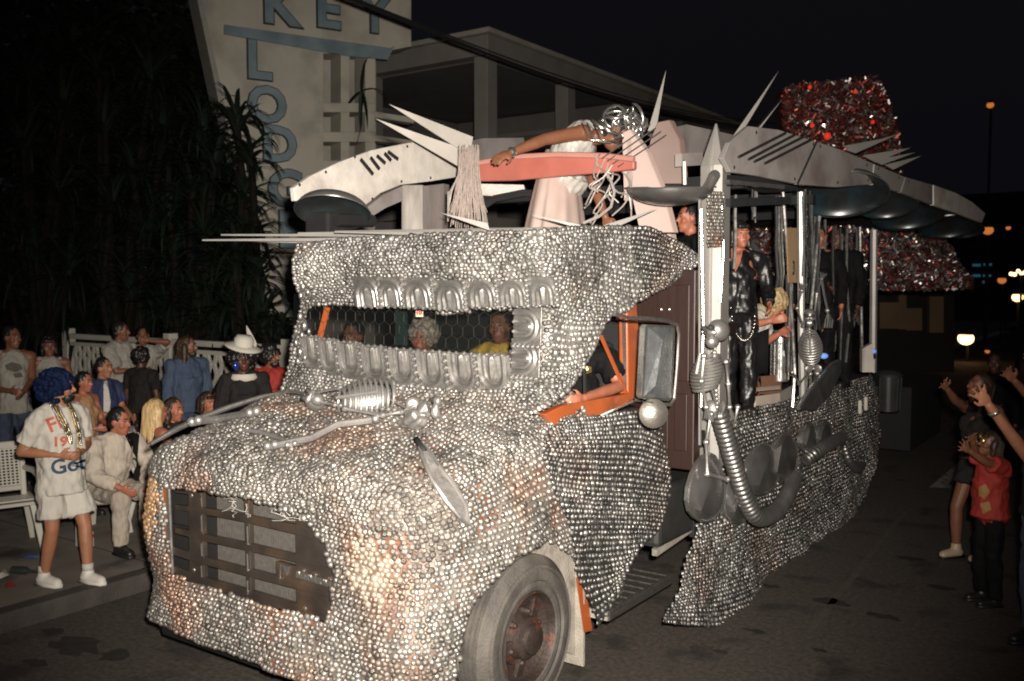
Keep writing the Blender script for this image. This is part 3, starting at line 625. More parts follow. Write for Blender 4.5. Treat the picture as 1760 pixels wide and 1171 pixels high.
# raised badge lettering, cut off by the covering at the right
m_ = MB(); dr_ = (g_(560, 1006) - g_(490, 984)).normalized()
place_text(m_, 'INTERNATIONAL', .046, g_(541, 997, -.012), dr_, (-dr_.z, 0, dr_.x), .006, .0015, .25, .80)
m_.build('badge_letters', M_chrome, gr, False)
m_ = MB(); m_.plate([g_(483, 970, -.008), g_(497, 974, -.008), g_(492, 990, -.008)], (0, .012, 0)); m_.bar(g_(482, 970, -.006), g_(481, 996, -.006), .005, .008); m_.build('badge_emblem', M_chrome, gr, False)
for x, y in ((329, 852), (333, 980), (524, 1046)): MB().lathe([(.001, .006), (.012, .004), (.014, 0)], g_(x, y, 0), (0, -1, 0), 8).build('bolt', M_chrome, gr)
tw_ = MB(); rr = random.Random(5)
for i in range(15):
    x = rr.uniform(375, 545); y = 856 + (x - 375) * .22; q = [g_(x, y, -.012)]
    for j in range(6): x += rr.uniform(-9, 13); y += rr.uniform(-2, 9) * (1 - .1 * j); q.append(g_(x, min(y, 895), -.014 - rr.uniform(0, .012)))
    tw_.tube(q, .0022, 4)
tw_.build('frayed_twine', M_twine, TR, kind='stuff')

# ------------------------------------------------------------------ front wheel
HY, HZ = 4.345, .475; WX = -2.90
wh = bpy.data.objects.new('wheel', None); COL.objects.link(wh); wh.parent = TR; ORG[wh.name] = ORG['parade_truck']
prof = [(.262, -.03), (.275, -.006), (.30, .0), (.325, -.008), (.335, .006), (.36, .008), (.392, .004), (.405, -.008), (.418, -.009), (.423, .002), (.437, -.012), (.455, -.028), (.466, -.035)]
tread = []
for i in range(6):
    a = -.045 - i * .033; tread += [(.474, a), (.474, a - .020), (.458, a - .022), (.458, a - .031)]
prof += tread + [(.474, -.245), (.455, -.262), (.40, -.285), (.30, -.285), (.262, -.26)]
MB().lathe(prof, (WX, HY, HZ), (1, 0, 0), 72, True).build('tyre', M_rubber, wh, ang=25)
rm = MB().lathe([(.268, -.012), (.258, -.006), (.25, -.02), (.243, -.06), (.20, -.10), (.17, -.115), (.165, -.09), (.13, -.085), (.12, -.02), (.09, -.005), (.085, .02), (.05, .03), (.001, .032)], (WX, HY, HZ), (1, 0, 0), 36).build('rim', M_rim, wh, ang=25)
MB().lathe([(.001, -.2), (.25, -.2), (.25, -.19), (.001, -.19)], (WX, HY, HZ), (1, 0, 0), 24).build('brake_drum', M_black, rm)
for i in range(6):
    a = i * math.pi / 3 + .3; c = Vector((WX - .09, HY + .145 * math.cos(a), HZ + .145 * math.sin(a))); MB().lathe([(.02, 0), (.02, .04), (.012, .055), (.001, .055)], c, (1, 0, 0), 6).build('lug_nut', M_rim, rm)
for i in range(5):
    a = i * 2 * math.pi / 5 + .8; MB().bar(Vector((WX - .055, HY + .10 * math.cos(a), HZ + .10 * math.sin(a))), Vector((WX - .085, HY + .235 * math.cos(a), HZ + .235 * math.sin(a))), .075, .03, (1, 0, 0)).build('spoke', M_rim, rm, False, bevel=.008)
MB().box((-3.3, 4.97, .62), (.75, .02, 1.05)).build('wheel_housing', M_liner, TR, False)
MB().lathe([(.50, -.05), (.56, -.05), (.56, -.5), (.54, -.5)], (-3.01, HY, HZ + .04), (1, 0, 0), 24, False, 0, 6.283185).build('wheel_arch', M_black, TR)
MB().hexa([atX(990, 992, -2.93), atX(1003, 990, -2.93), atX(1003, 990, -2.96), atX(990, 992, -2.96)], [atX(1003, 1088, -2.92), atX(1019, 1084, -2.92), atX(1019, 1084, -2.95), atX(1003, 1088, -2.95)]).build('fender_flange', M_orange, TR, False, bevel=.006)
MB().box((-3.03, 4.78, .92), (.03, .12, .025)).build('bracket', M_orange, TR, False)
MB().lathe([(.44, 0), (.68, 0), (.68, -.02), (.44, -.02)], (-2.985, HY + .02, HZ + .02), (1, 0, 0), 30, True, R(150), R(278)).build('inner_fender', M_liner, TR, False)
# far front wheel and rear wheels
for y, x in ((HY, -5.26), (9.9, -3.05), (9.9, -5.15)):
    w2 = bpy.data.objects.new('wheel', None); COL.objects.link(w2); w2.parent = TR; ORG[w2.name] = ORG['parade_truck']
    MB().lathe([(.26, -.2), (.26, 0), (.40, .004), (.46, -.02), (.474, -.05), (.474, -.2)], (x, y, HZ), (1, 0, 0), 40, True).build('tyre', M_rubber, w2)
    MB().lathe([(.262, 0), (.2, -.09), (.1, -.05), (.001, -.05)], (x, y, HZ), (1, 0, 0), 24).build('rim', M_rim, w2)

# ------------------------------------------------------------------ windscreen surround covering
def yy(*a): return tuple(atY(*a))
def xx(*a): return tuple(atX(*a))
D = [
 [yy(508, 418, 4.45), yy(600, 410, 4.45), yy(720, 403, 4.45), yy(840, 398, 4.45), yy(930, 394, 4.47), xx(1010, 389, -2.97), xx(1090, 388, -2.93)],
 [yy(506, 455, 4.42), yy(600, 447, 4.41), yy(720, 442, 4.41), yy(840, 438, 4.41), yy(935, 437, 4.43), xx(1015, 440, -2.95), xx(1105, 455, -2.90)],
 [yy(512, 490, 4.50), yy(600, 487, 4.50), yy(720, 487, 4.50), yy(840, 487, 4.50), yy(938, 485, 4.51), xx(1012, 500, -2.94), xx(1092, 520, -2.91)],
 [yy(518, 525, 4.62), yy(600, 527, 4.62), yy(720, 533, 4.62), yy(840, 533, 4.62), yy(938, 540, 4.60), xx(990, 550, -2.93), xx(1044, 552, -2.91)],
 [yy(505, 590, 4.62), yy(600, 605, 4.64), yy(720, 622, 4.64), yy(840, 632, 4.64), yy(932, 630, 4.60), xx(975, 630, -2.92), xx(1013, 620, -2.90)],
 [yy(492, 640, 4.56), yy(600, 655, 4.56), yy(720, 668, 4.55), yy(840, 676, 4.54), yy(918, 680, 4.52), xx(950, 672, -2.92), xx(983, 663, -2.90)],
 [yy(478, 676, 4.46), yy(600, 700, 4.42), yy(720, 716, 4.38), yy(840, 726, 4.36), yy(905, 718, 4.40), xx(925, 708, -2.93), xx(943, 700, -2.90)]]
WP = [(530, 530), (558, 523), (640, 526), (700, 528), (765, 541), (800, 538), (885, 530), (887, 603), (860, 606), (780, 607), (700, 603), (600, 597), (520, 586)]
def keep_cab(P):
    x, y = proj(P); return ~((P[..., 1] < 4.8) & inpoly(x, y, WP))
cover(D, TR, keep_cab, .0330, .0178, .012, (0, -1, 0), .022, M_sheet3, M_bump3, .16)
# flap from cab roof to the first post
Fp = [[xx(1080, 388, -2.95), xx(1120, 392, -2.90), xx(1160, 410, -2.86), xx(1202, 440, -2.80)],
      [xx(1086, 430, -2.92), xx(1120, 436, -2.88), xx(1160, 445, -2.86), xx(1198, 458, -2.82)],
      [xx(1090, 475, -2.90), xx(1118, 478, -2.92), xx(1145, 478, -2.90), xx(1176, 472, -2.86)],
      [xx(1084, 522, -2.94), xx(1100, 518, -2.97), xx(1122, 505, -2.94), xx(1150, 490, -2.90)]]
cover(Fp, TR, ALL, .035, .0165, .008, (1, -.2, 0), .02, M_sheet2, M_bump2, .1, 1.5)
# door covering
F_ = [[xx(948, 735, -2.90), xx(985, 719, -2.90), xx(1040, 712, -2.90), xx(1100, 704, -2.90), xx(1140, 712, -2.88)],
      [xx(932, 768, -2.88), xx(985, 770, -2.85), xx(1040, 770, -2.86), xx(1100, 772, -2.85), xx(1144, 790, -2.84)],
      [xx(948, 830, -2.84), xx(990, 838, -2.88), xx(1040, 842, -2.84), xx(1095, 845, -2.87), xx(1150, 852, -2.82)],
      [xx(976, 905, -2.86), xx(1010, 905, -2.83), xx(1050, 905, -2.86), xx(1092, 905, -2.82), xx(1134, 908, -2.80)],
      [xx(992, 985, -2.84), xx(1015, 983, -2.86), xx(1042, 979, -2.84), xx(1068, 972, -2.83), xx(1090, 962, -2.80)],
      [xx(1028, 1078, -2.86), xx(1036, 1064, -2.84), xx(1044, 1050, -2.84), xx(1056, 1034, -2.82), xx(1072, 1014, -2.80)]]
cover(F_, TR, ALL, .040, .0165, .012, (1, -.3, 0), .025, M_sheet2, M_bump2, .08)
MB().box((DX + .04, 5.48, 1.05), (.03, .8, .7)).build('door_skin', M_black, TR, False)

# ------------------------------------------------------------------ moulded arches round the windscreen
def arch(name, c, r, u, w, h, beads=True):
    c, r, u = Vector(c), Vector(r).normalized(), Vector(u).normalized(); n = r.cross(u)
    base = MB(); P = lambda a, b, d=0: c + r * a + u * b + n * d
    base.plate([P(-w * .62, -h * .5), P(w * .62, -h * .5), P(w * .62, h * .55), P(-w * .62, h * .55)], n * .012)
    ob = base.build(name, M_mould, TR, False, bevel=.004)
    rb = MB()
    for rad, tr_ in ((.46, .017), (.27, .012)):
        pts = [P(-w * rad, -h * .48, .014)] + [P(-w * rad * math.cos(a), h * (.40 - .44 * (.46 - rad) / .46) - w * rad + w * rad * math.sin(a) * 1.05, .016) for a in np.linspace(0, math.pi, 11)] + [P(w * rad, -h * .48, .014)]
        rb.tube(pts, tr_ * w / .15, 7)
    rb.build('arch_rib', M_mould, ob)
    MB().cap(P(0, -h * .40, .012), P(0, h * .10, .014), .020 * w / .15, .024 * w / .15, 8).build('tongue', M_mould, ob)
    if beads:
        bd_ = MB()
        for i in range(6): bd_.ell(P(w * .60, -h * .46 + h * .95 * i / 5, .026), w * .095, None, 8, 6)
        for sx in (-.42, -.15, .15, .42): bd_.ell(P(sx * w, -h * .5, .02), w * .07, None, 8, 6)
        bd_.build('bead_row', M_mould, ob, kind='stuff')
for i, (x, y, w, h) in enumerate(((634, 503, 38, 36), (674, 503, 38, 36), (722, 504, 44, 38), (776, 508, 46, 38), (832, 504, 44, 38), (884, 503, 44, 38), (936, 501, 42, 40))):
    yq = 4.475 if x < 930 else 4.47; k_ = (atY(x + 1, y, yq) - atY(x, y, yq)).length; arch('arch_moulding', atY(x, y, yq), (1, 0, 0), (0, -.15, 1), w * k_, h * k_)
for i, (x, y, w, h) in enumerate(((538, 606, 30, 42), (569, 612, 30, 44), (604, 618, 36, 46), (646, 624, 38, 46), (695, 630, 42, 48), (744, 634, 44, 50), (798, 638, 46, 52), (850, 640, 46, 52))):
    yq = 4.545; k_ = (atY(x + 1, y, yq) - atY(x, y, yq)).length; arch('arch_moulding', atY(x, y, yq), (-1, 0, 0), (0, .18, -1), w * k_, h * k_)
for x, y in ((908, 562), (905, 616)):
    yq = 4.56; k_ = (atY(x + 1, y, yq) - atY(x, y, yq)).length; arch('arch_moulding', atY(x, y, yq), (0, -.05, -1), (1, 0, 0), 46 * k_, 44 * k_)
for x, y in ((521, 492), (523, 560), (516, 605)):
    m_ = MB(); 
    for dx, dy, r0 in ((0, 0, .024), (-7, -16, .02), (8, 10, .015), (-4, 16, .018)): c = atY(x + dx, y + dy, 4.48); m_.ell(c, (r0, r0, r0 * 1.5), None, 10, 8)
    m_.build('bead_cluster', M_mould, TR)
# hexagon wire over the windscreen
wm = MB(); hr_ = .052; wy = 4.69
o0 = atY(520, 610, wy)
for iy in range(9):
    for ix in range(26):
        cx = o0.x + (ix + (iy % 2) * .5) * hr_ * 1.732; cz = o0.z - .1 + iy * hr_ * 1.5
        px_, py_ = proj((cx, wy, cz))
        if 520 < px_ < 895 and 516 < py_ < 616:
            v = [Vector((cx + hr_ * math.cos(R(30 + 60 * k)) + .004 * math.sin(ix * 3 + k), wy + .004 * math.sin(ix + iy), cz + hr_ * math.sin(R(30 + 60 * k)))) for k in range(6)]
            for k in (0, 1, 2): wm.tube([v[k], v[k + 1]], .0016, 3, False)
wm.build('wire_mesh', M_wire, TR, False, 'stuff')
MB().plate([atY(*p, 4.76) for p in ((505, 505), (900, 505), (905, 625), (500, 625))], (0, .006, 0)).build('windscreen', mat('windscreen_glass', (.01, .012, .012), .08, 0, 0, alpha=.30), TR, False)

# ------------------------------------------------------------------ door mirror
MX = -2.55
mpx = lambda x, y, d=0: atX(x, y, MX + d)
mir = MB().plate([mpx(*p) for p in ((1113, 558), (1158, 560), (1161, 566), (1156, 684), (1151, 690), (1106, 686), (1103, 680), (1109, 563))], (-.05, .02, 0)).build('mirror', M_chrome, TR, False, bevel=.006)
q0, q1, q2, q3 = [mpx(*p, .004) for p in ((1114, 562), (1157, 564), (1153, 686), (1106, 682))]; ra, rb_ = mpx(1139, 584, .045), mpx(1127, 663, .045)
MB().add([q0, q1, q2, q3, ra, rb_], [(0, 1, 4), (1, 2, 5, 4), (2, 3, 5), (3, 0, 4, 5), (3, 2, 1, 0)]).build('tin_cover', M_glass, mir, False)
MB().tube([mpx(*p) for p in ((1056, 540), (1080, 546), (1120, 548), (1150, 552), (1164, 560), (1167, 575), (1164, 630), (1159, 685), (1152, 696), (1120, 693), (1090, 688))] + [Vector(xx(1055, 704, -2.85)), Vector(xx(1030, 716, -2.92))], .011, 7).build('mirror_arm', M_chrome, TR)
rmr = MB().lathe([(.09, .012), (.092, 0), (.085, -.02), (.05, -.045), (.001, -.055)], mpx(1123, 711), (.6, -.8, .1), 22).build('round_mirror', mat('dull_tin', (.30, .28, .25), .35, .8, .2, 9, .1, 50), TR)
MB().lathe([(.09, .012), (.06, .03), (.015, .036), (.012, .045), (.001, .046)], mpx(1123, 711), (.6, -.8, .1), 22).build('mirror_lens', mat('dull_tin', (.3, .28, .25)), rmr)

# ------------------------------------------------------------------ step, tank, bulkhead, bed
sp_ = MB().box((-2.95, 5.55, .41), (.30, .95, .07)).build('running_board', M_step, TR, False, bevel=.01)
for i in range(8): MB().box((-2.95, 5.14 + i * .115, .449), (.26, .05, .012)).build('tread_rib', M_step, sp_, False)
MB().box((-2.95, 5.066, .41), (.28, .012, .055)).build('end_cap', M_liner, sp_, False)
MB().box((-3.1, 6.25, .85), (.5, .75, .42)).build('fuel_tank', mat('tank_grey', (.05, .05, .048), .5, .4, .2, 6), TR, False, bevel=.04)
MB().box((-3.1, 5.74, .62), (.10, .06, .5)).build('frame_bracket', M_rim, TR, False)
MB().bar(xx(1125, 950, -2.9), xx(1190, 905, -2.88), .04, .05).build('side_rail', M_liner, TR, False)
bh = MB().box((-4.1, 6.3, 1.88), (2.68, .12, 1.46)).build('bulkhead', M_wood, TR, False, bevel=.01)
for (x, w, z, h) in ((-2.86, .10, 1.50, .42), (-3.02, .12, 1.50, .42), (-2.93, .26, 2.15, .7)):
    MB().box((x, 6.235, z), (w, .02, h)).build('panel', M_wood, bh, False, bevel=.006)
for x in (1137, 1151): MB().ell(atY(x, 532, 6.23), .014, None, 8, 6).build('knob', M_chrome, bh)
MB().box((-4.1, 9.0, 1.36), (2.66, 5.3, .12)).build('bed_floor', M_black, TR, False)
MB().box((-4.1, 6.75, 2.15), (2.6, .75, .10)).build('stage', M_wood, TR, False)
MB().box((-5.36, 9.0, 1.62), (.06, 5.2, .4)).build('far_side_board', M_sheet2, TR, False)
# side skirt with its own bubbled covering
E_ = [[xx(1232, 722, -2.72), xx(1290, 702, -2.74), xx(1360, 686, -2.74), xx(1430, 664, -2.74), xx(1500, 642, -2.74)],
      [xx(1222, 800, -2.74), xx(1290, 770, -2.70), xx(1360, 740, -2.70), xx(1435, 712, -2.72), xx(1506, 682, -2.74)],
      [xx(1205, 890, -2.74), xx(1285, 850, -2.70), xx(1360, 810, -2.74), xx(1440, 765, -2.72), xx(1512, 725, -2.74)],
      [xx(1188, 955, -2.70), xx(1275, 925, -2.73), xx(1355, 880, -2.70), xx(1440, 825, -2.73), xx(1508, 775, -2.72)],
      [xx(1170, 1020, -2.66), xx(1268, 990, -2.70), xx(1350, 945, -2.73), xx(1435, 885, -2.70), xx(1500, 815, -2.72)],
      [xx(1140, 1070, -2.60), xx(1250, 1074, -2.58), xx(1340, 1022, -2.64), xx(1425, 944, -2.66), xx(1486, 860, -2.70)]]
def keep_skirt(P):
    x, y = proj(P); return ~inpoly(x, y, [(1150, 780), (1196, 780), (1192, 905), (1170, 905)])
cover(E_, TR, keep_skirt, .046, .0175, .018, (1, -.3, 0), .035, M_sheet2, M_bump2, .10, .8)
MB().box((-2.86, 9.0, .95), (.04, 5.1, .7)).build('skirt_board', M_black, TR, False)

# ------------------------------------------------------------------ posts
M_boned2 = mat('dark_strand', (.10, .105, .11), .35, .7, .2, 9)
PX = -2.75
pc = atX(1226, 600, PX); zt = atX(1228, 212, PX).z; zs = atX(1226, 285, PX).z; zb = 1.15
post = MB()
w_ = .085
def star(z, s): return [Vector((pc.x + a * s * w_, pc.y + b * s * w_, z)) for a, b in ((-1, -.9), (-.25, -1.05), (-.1, -.75), (.1, -.75), (.25, -1.05), (1, -.9), (1, .9), (-1, .9))]
post.hexa(star(zb, 1), star(zs, 1)); post.hexa([p + Vector((0, 0, .001)) for p in star(zs, 1)], star(zt, .06))
pst = post.build('pointed_post', M_spike, TR, False, bevel=.006)
MB().bar(atX(1203, 340, PX + .02), atX(1203, 765, PX + .02), .014, .02).build('edge_strip', M_spike, pst, False)
bn = [[tuple(atX(1224, 330, PX + .07) + Vector((0, -.06, 0))), tuple(atX(1246, 330, PX + .09))], [tuple(atX(1222, 425, PX + .07) + Vector((0, -.06, 0))), tuple(atX(1243, 425, PX + .09))]]
cover(bn, TR, ALL, .028, .015, .002, (1, -1, 0), .02, M_sheet, M_bump, .05)
def thinpost(pts, w=.03, name='post', m=M_spike, x=PX): return MB().tube([atX(a, b, x) for a, b in pts], w, 8).build(name, m, TR)
thinpost([(1376, 330), (1377, 560), (1380, 700)], .034)
thinpost([(1502, 395), (1500, 640)], .042)
thinpost([(1478, 390), (1482, 640)], .02, m=M_chrome)
thinpost([(1345, 318), (1349, 380), (1356, 470), (1362, 560), (1366, 640), (1362, 700)], .018, 'ribbon', M_chrome, PX + .06)
thinpost([(1408, 372), (1402, 450), (1394, 530), (1388, 600)], .02, 'ribbon', M_chrome, PX + .03)
thinpost([(1205, 360), (1209, 560), (1205, 700)], .012, 'ribbon', M_chrome, PX + .12)
thinpost([(1247, 440), (1244, 520), (1250, 600), (1247, 690)], .024, 'ribbon', M_chrome, PX - .05)
thinpost([(1240, 350), (1243, 430), (1238, 520)], .012, 'ribbon', M_chrome, PX + .08)
rr = random.Random(21)
for x, y0, y1, k in ((1256, 330, 470, 3), (1384, 330, 470, 8), (1395, 345, 520, 7), (1340, 340, 520, 4), (1412, 380, 560, 6), (1430, 390, 600, 5), (1452, 396, 620, 5), (1470, 398, 560, 5), (1300, 330, 380, 3), (1358, 470, 640, 4), (1395, 560, 690, 5)):
    for q in range(k):
        xa = x + rr.uniform(-9, 9); off = rr.uniform(-.15, .08); pts = [(xa + rr.uniform(-5, 5) * t, y0 + (y1 - y0) * t + rr.uniform(-8, 8)) for t in (0, .25, .5, .75, 1)]
        MB().tube([atX(a, b, PX + off) for a, b in pts], [.010 + rr.uniform(-.004, .006)] * 5, 5).build('hanging_strand', (M_chrome, M_boned2, M_chrome)[q % 3], TR)
bs = [[tuple(rw_) for rw_ in (atX(1374, 335, PX - .1), atX(1400, 340, PX - .1))], [tuple(rw_) for rw_ in (atX(1378, 440, PX - .1), atX(1398, 445, PX - .1))]]
cover(bs, TR, ALL, .04, .020, .01, (1, -1, 0), .03, M_sheet2, M_bump2, .15)
for x, y0 in ((-5.35, 8.0), (-5.35, 11.2)): MB().box((x, y0, 2.3), (.10, .10, 1.8)).build('post', M_spike, TR, False)
wp_ = [atD(x, 400, 8.45) for x in (690, 729, 762)]; MB().plate([atD(690, 318, 8.3), atD(726, 318, 8.2), atD(726, 470, 8.2), atD(690, 470, 8.3)], (-.05, .15, 0)).build('white_post', M_weather, TR, False, bevel=.006)
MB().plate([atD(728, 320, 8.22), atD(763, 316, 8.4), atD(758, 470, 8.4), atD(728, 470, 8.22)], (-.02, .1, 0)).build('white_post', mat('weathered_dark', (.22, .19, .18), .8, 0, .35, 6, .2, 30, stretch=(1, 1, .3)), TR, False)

# ------------------------------------------------------------------ canopy panels
LX = -5.3
lw = lambda x, y, d=0: atX(x, y, LX + d)
lwing = MB().plate([lw(*p) for p in ((505, 323), (535, 302), (585, 278), (640, 258), (700, 246), (742, 240), (800, 268), (808, 282), (790, 304), (740, 312), (690, 318), (655, 332), (630, 352), (600, 345), (560, 341), (508, 346))], (-.05, 0, .0)).build('canopy_panel', M_wing, TR, False, bevel=.008, label='white arched canopy panel with four dark slots')
for a, b, c, d in ((620, 274, 641, 300), (637, 271, 652, 291), (648, 268, 662, 281), (661, 264, 672, 276), (667, 261, 684, 274)):
    MB().bar(lw(a, b, .006), lw(c, d, .006), .028, .012, (1, 0, 0)).build('dark_slot', M_black, lwing, False)
MB().plate([lw(*p, -.06) for p in ((632, 356), (660, 334), (692, 320), (692, 345), (662, 358), (640, 372))], (-.30, 0, 0)).build('panel_edge', M_wing2, lwing, False)
MB().plate([lw(*p, -.35) for p in ((790, 246), (830, 238), (900, 237), (905, 262), (800, 300))], (-.05, 0, 0)).build('canopy_panel', M_wing2, TR, False)
WO = Vector((-2.6, 6.3, 0)); WN = Vector((6.1, -.85, 0)).normalized()
rw = lambda x, y, d=0: atP(x, y, WO + WN * d, WN)
def rpan(pts, m=M_wing2, **k): return MB().plate([rw(*p) for p in pts], WN * -.04).build('canopy_panel', m, TR, False, bevel=.005, **k)
rpan([(1243, 272), (1254, 245), (1287, 217), (1338, 223), (1403, 243), (1370, 316), (1300, 302), (1256, 296)])
rpan([(1405, 243.5), (1450, 259), (1501, 281), (1498, 317), (1440, 322), (1372, 317)])
rpan([(1503, 282), (1555, 304), (1547, 330), (1500, 318)])
rpan([(1557, 304.5), (1603, 318), (1603, 352), (1549, 331)])
rpan([(1605, 318), (1644, 332), (1672, 348), (1694, 367), (1688, 383), (1647, 367), (1605, 353)], M_wing, label='pale end panel of the canopy')
MB().bar(rw(1404, 243, .01), rw(1371, 316, .01), .012, .012).build('panel_seam', M_black, TR, False)
for a in (((1270, 270), (1350, 229)), ((1297, 278), (1380, 236)), ((1315, 281), (1395, 240)), ((1287, 274), (1366, 232))): MB().tube([rw(*a[0], .02), rw(*a[1], .02)], .011, 6).build('wire_stay', M_black, TR)
MB().plate([rw(*p, -1.2) for p in ((1120, 230), (1180, 214), (1260, 232), (1250, 262), (1170, 268))], WN * -.05).build('canopy_panel', M_wing2, TR, False)
MB().plate([rw(*p, -.4) for p in ((1172, 264), (1208, 262), (1208, 284), (1172, 286))], WN * -.06).build('beam', M_wing2, TR, False)
MB().plate([rw(*p, -.1) for p in ((1240, 300), (1300, 304), (1372, 322), (1372, 328), (1300, 316), (1240, 322))], WN * -.3).build('canopy_rim', M_black, TR, False)
MB().bar(rw(1245, 349, -.1), rw(1350, 345, -.1), .10, .06).build('beam', mat('dark_beam', (.05, .055, .06), .4, .5), TR, False)
MB().bar(rw(1250, 313, -.05), rw(1345, 322, -.05), .04, .03).build('beam', M_chrome, TR, False)
for yb in (6.9, 8.6, 10.4): MB().box((-4.05, yb, 3.28), (2.8, .10, .08)).build('cross_beam', M_black, TR, False)
MB().plate([(-5.2, 8.7, 3.34), (-2.9, 8.7, 3.34), (-2.4, 12.6, 3.3), (-5.4, 12.6, 3.3)], (0, 0, .03)).build('canopy_deck', M_black, TR, False)
# arch seen under the pink board and shade cloth
MB().tube([atD(x, y, 8.2) for x, y in ((795, 398), (815, 365), (850, 342), (900, 332), (960, 335))], .035, 7).build('arch_hoop', M_black, TR)
MB().plate([atD(x, y, 8.35) for x, y in ((815, 316), (900, 318), (905, 336), (860, 338), (815, 335))], (-.05, .1, 0)).build('beam', M_wing2, TR, False)

for a, b in (((515, 318), (0, 0)), ((560, 296), (0, 0)), ((610, 270), (0, 0)), ((700, 252), (0, 0)), ((745, 248), (0, 0)), ((640, 342), (0, 0)), ((690, 312), (0, 0)), ((740, 306), (0, 0)), ((590, 338), (0, 0))): MB().lathe([(.001, .006), (.011, .003), (.013, 0)], lw(a[0], a[1], .004), (1, 0, 0), 8).build('screw_head', M_boned2, TR)
for x, y in ((1262, 288), (1300, 228), (1345, 232), (1398, 248), (1366, 308), (1410, 252), (1490, 284), (1492, 310), (1440, 314), (1510, 290), (1545, 306), (1562, 312), (1598, 322)): MB().lathe([(.001, .006), (.011, .003), (.014, 0)], rw(x, y, .004), WN, 8).build('screw_head', M_boned2, TR)
# ------------------------------------------------------------------ spikes
def spike(tip, b0, b1, d, th=.03, m=M_spike, par=TR, dt=None):
    t = atD(*tip, dt or d); a, b = atD(*b0, d), atD(*b1, d); n = (b - a).cross(t - a).normalized() * th * .5
    return MB().add([a + n, b + n, b - n, a - n, t], [(0, 1, 4), (1, 2, 4), (2, 3, 4), (3, 0, 4), (3, 2, 1, 0)]).build('spike', m, par, False)
M_spl = mat('spike_pale', (.40, .375, .345), .5, .1, .1, 5)
spike((668, 179), (812, 236), (806, 268), 7.6, m=M_spl, dt=7.3); spike((645, 204), (800, 258), (790, 288), 7.6, m=M_spl, dt=7.3)
spike((1145, 120), (1113, 226), (1127, 226), 7.7); spike((1339, 121), (1240, 262), (1262, 250), 8.0); spike((1362, 143), (1252, 282), (1268, 262), 7.8)
spike((1345, 170), (1262, 270), (1276, 262), 8.0)
for t, a, b in (((1548, 229), (1452, 258), (1470, 264)), ((1566, 254), (1482, 268), (1505, 280)), ((1574, 262), (1500, 276), (1515, 284)), ((1584, 268), (1520, 284), (1535, 292)), ((1530, 236), (1448, 252), (1462, 258))): spike(t, a, b, 10.2)
M_spd = mat('spike_grey', (.20, .195, .185), .5, .4, .1, 5)
spike((757, 366), (838, 384), (842, 397), 6.6, m=M_spd); spike((912, 369), (1000, 388), (1005, 396), 6.7, m=M_spd); spike((1132, 358), (1030, 390), (1040, 400), 6.6, m=M_spd)
spike((1250, 358), (1278, 355), (1285, 342), 7.4)
for x, x2, y, y2, d in ((348, 700, 413, 411, 6.4), (380, 760, 404, 405, 6.7), (512, 830, 401, 398, 6.7), (576, 900, 398, 396, 6.8), (740, 960, 395, 394, 6.9), (430, 560, 414, 416, 6.5), (575, 800, 399, 403, 6.4)):
    MB().tube([atD(x, y, d), atD((x + x2) / 2, (y + y2) / 2, d), atD(x2, y2, d)], [.006, .013, .017], 7).build('spike_rod', M_spike, TR)

# ------------------------------------------------------------------ pink rail board and fins at the front of the stage
M_pink = mat('pink_rail', (.43, .135, .105), .42, 0, .10, 3, .05, 20, (.34, .10, .075), 2, .5, .7)
M_fin1 = mat('pale_pink_fin', (.40, .305, .275), .5, 0, .08, 3); M_fin2 = mat('dusky_fin', (.20, .135, .12), .5, 0, .1, 3)
MB().plate([atY(*p, 6.15) for p in ((820, 279), (880, 269), (960, 265), (1040, 268), (1090, 276), (1090, 291), (1040, 297), (960, 303), (880, 311), (821, 312))], (0, .05, 0)).build('stage_rail', M_pink, TR, False, bevel=.012)
MB().tube([atY(*p, 6.14) for p in ((820, 281), (880, 270), (960, 266), (1040, 268), (1090, 274))], .022, 8).build('rail_cap', mat('pink_rail_cap', (.50, .24, .20), .4, 0, .1, 3), TR)
MB().plate([atD(*p, 7.05) for p in ((1070, 228), (1082, 222), (1112, 262), (1140, 330), (1158, 400), (1100, 400), (1084, 330))], (.02, .05, 0)).build('pale_fin', M_fin1, TR, False, bevel=.006)
MB().plate([atD(*p, 7.25) for p in ((1118, 240), (1130, 210), (1150, 206), (1168, 240), (1174, 300), (1172, 316), (1120, 316), (1112, 270))], (.02, .05, 0)).build('dusky_fin', M_fin2, TR, False, bevel=.006)
MB().plate([atD(*p, 6.98) for p in ((1070, 240), (1078, 240), (1079, 330), (1073, 345))], (.02, .03, 0)).build('pale_fin', M_fin1, TR, False)
for i in range(4): MB().tube([atD(1035 + i * 9, 272 + i * 5, 6.85), atD(1118 + i * 9, 214 + i * 6, 7.0)], .005, 5).build('wire_stay', mat('wire_grey', (.15, .14, .13), .5, .5), TR)
MB().plate([atD(*p, 7.5) for p in ((1098, 366), (1146, 362), (1156, 420), (1104, 420))], (.02, .05, 0)).build('pale_fin', M_fin1, TR, False)
MB().bar(atD(1098, 388, 7.42), atD(1150, 374, 7.42), .04, .03).build('rail_strip', mat('rust_strip', (.30, .09, .05), .6), TR, False)
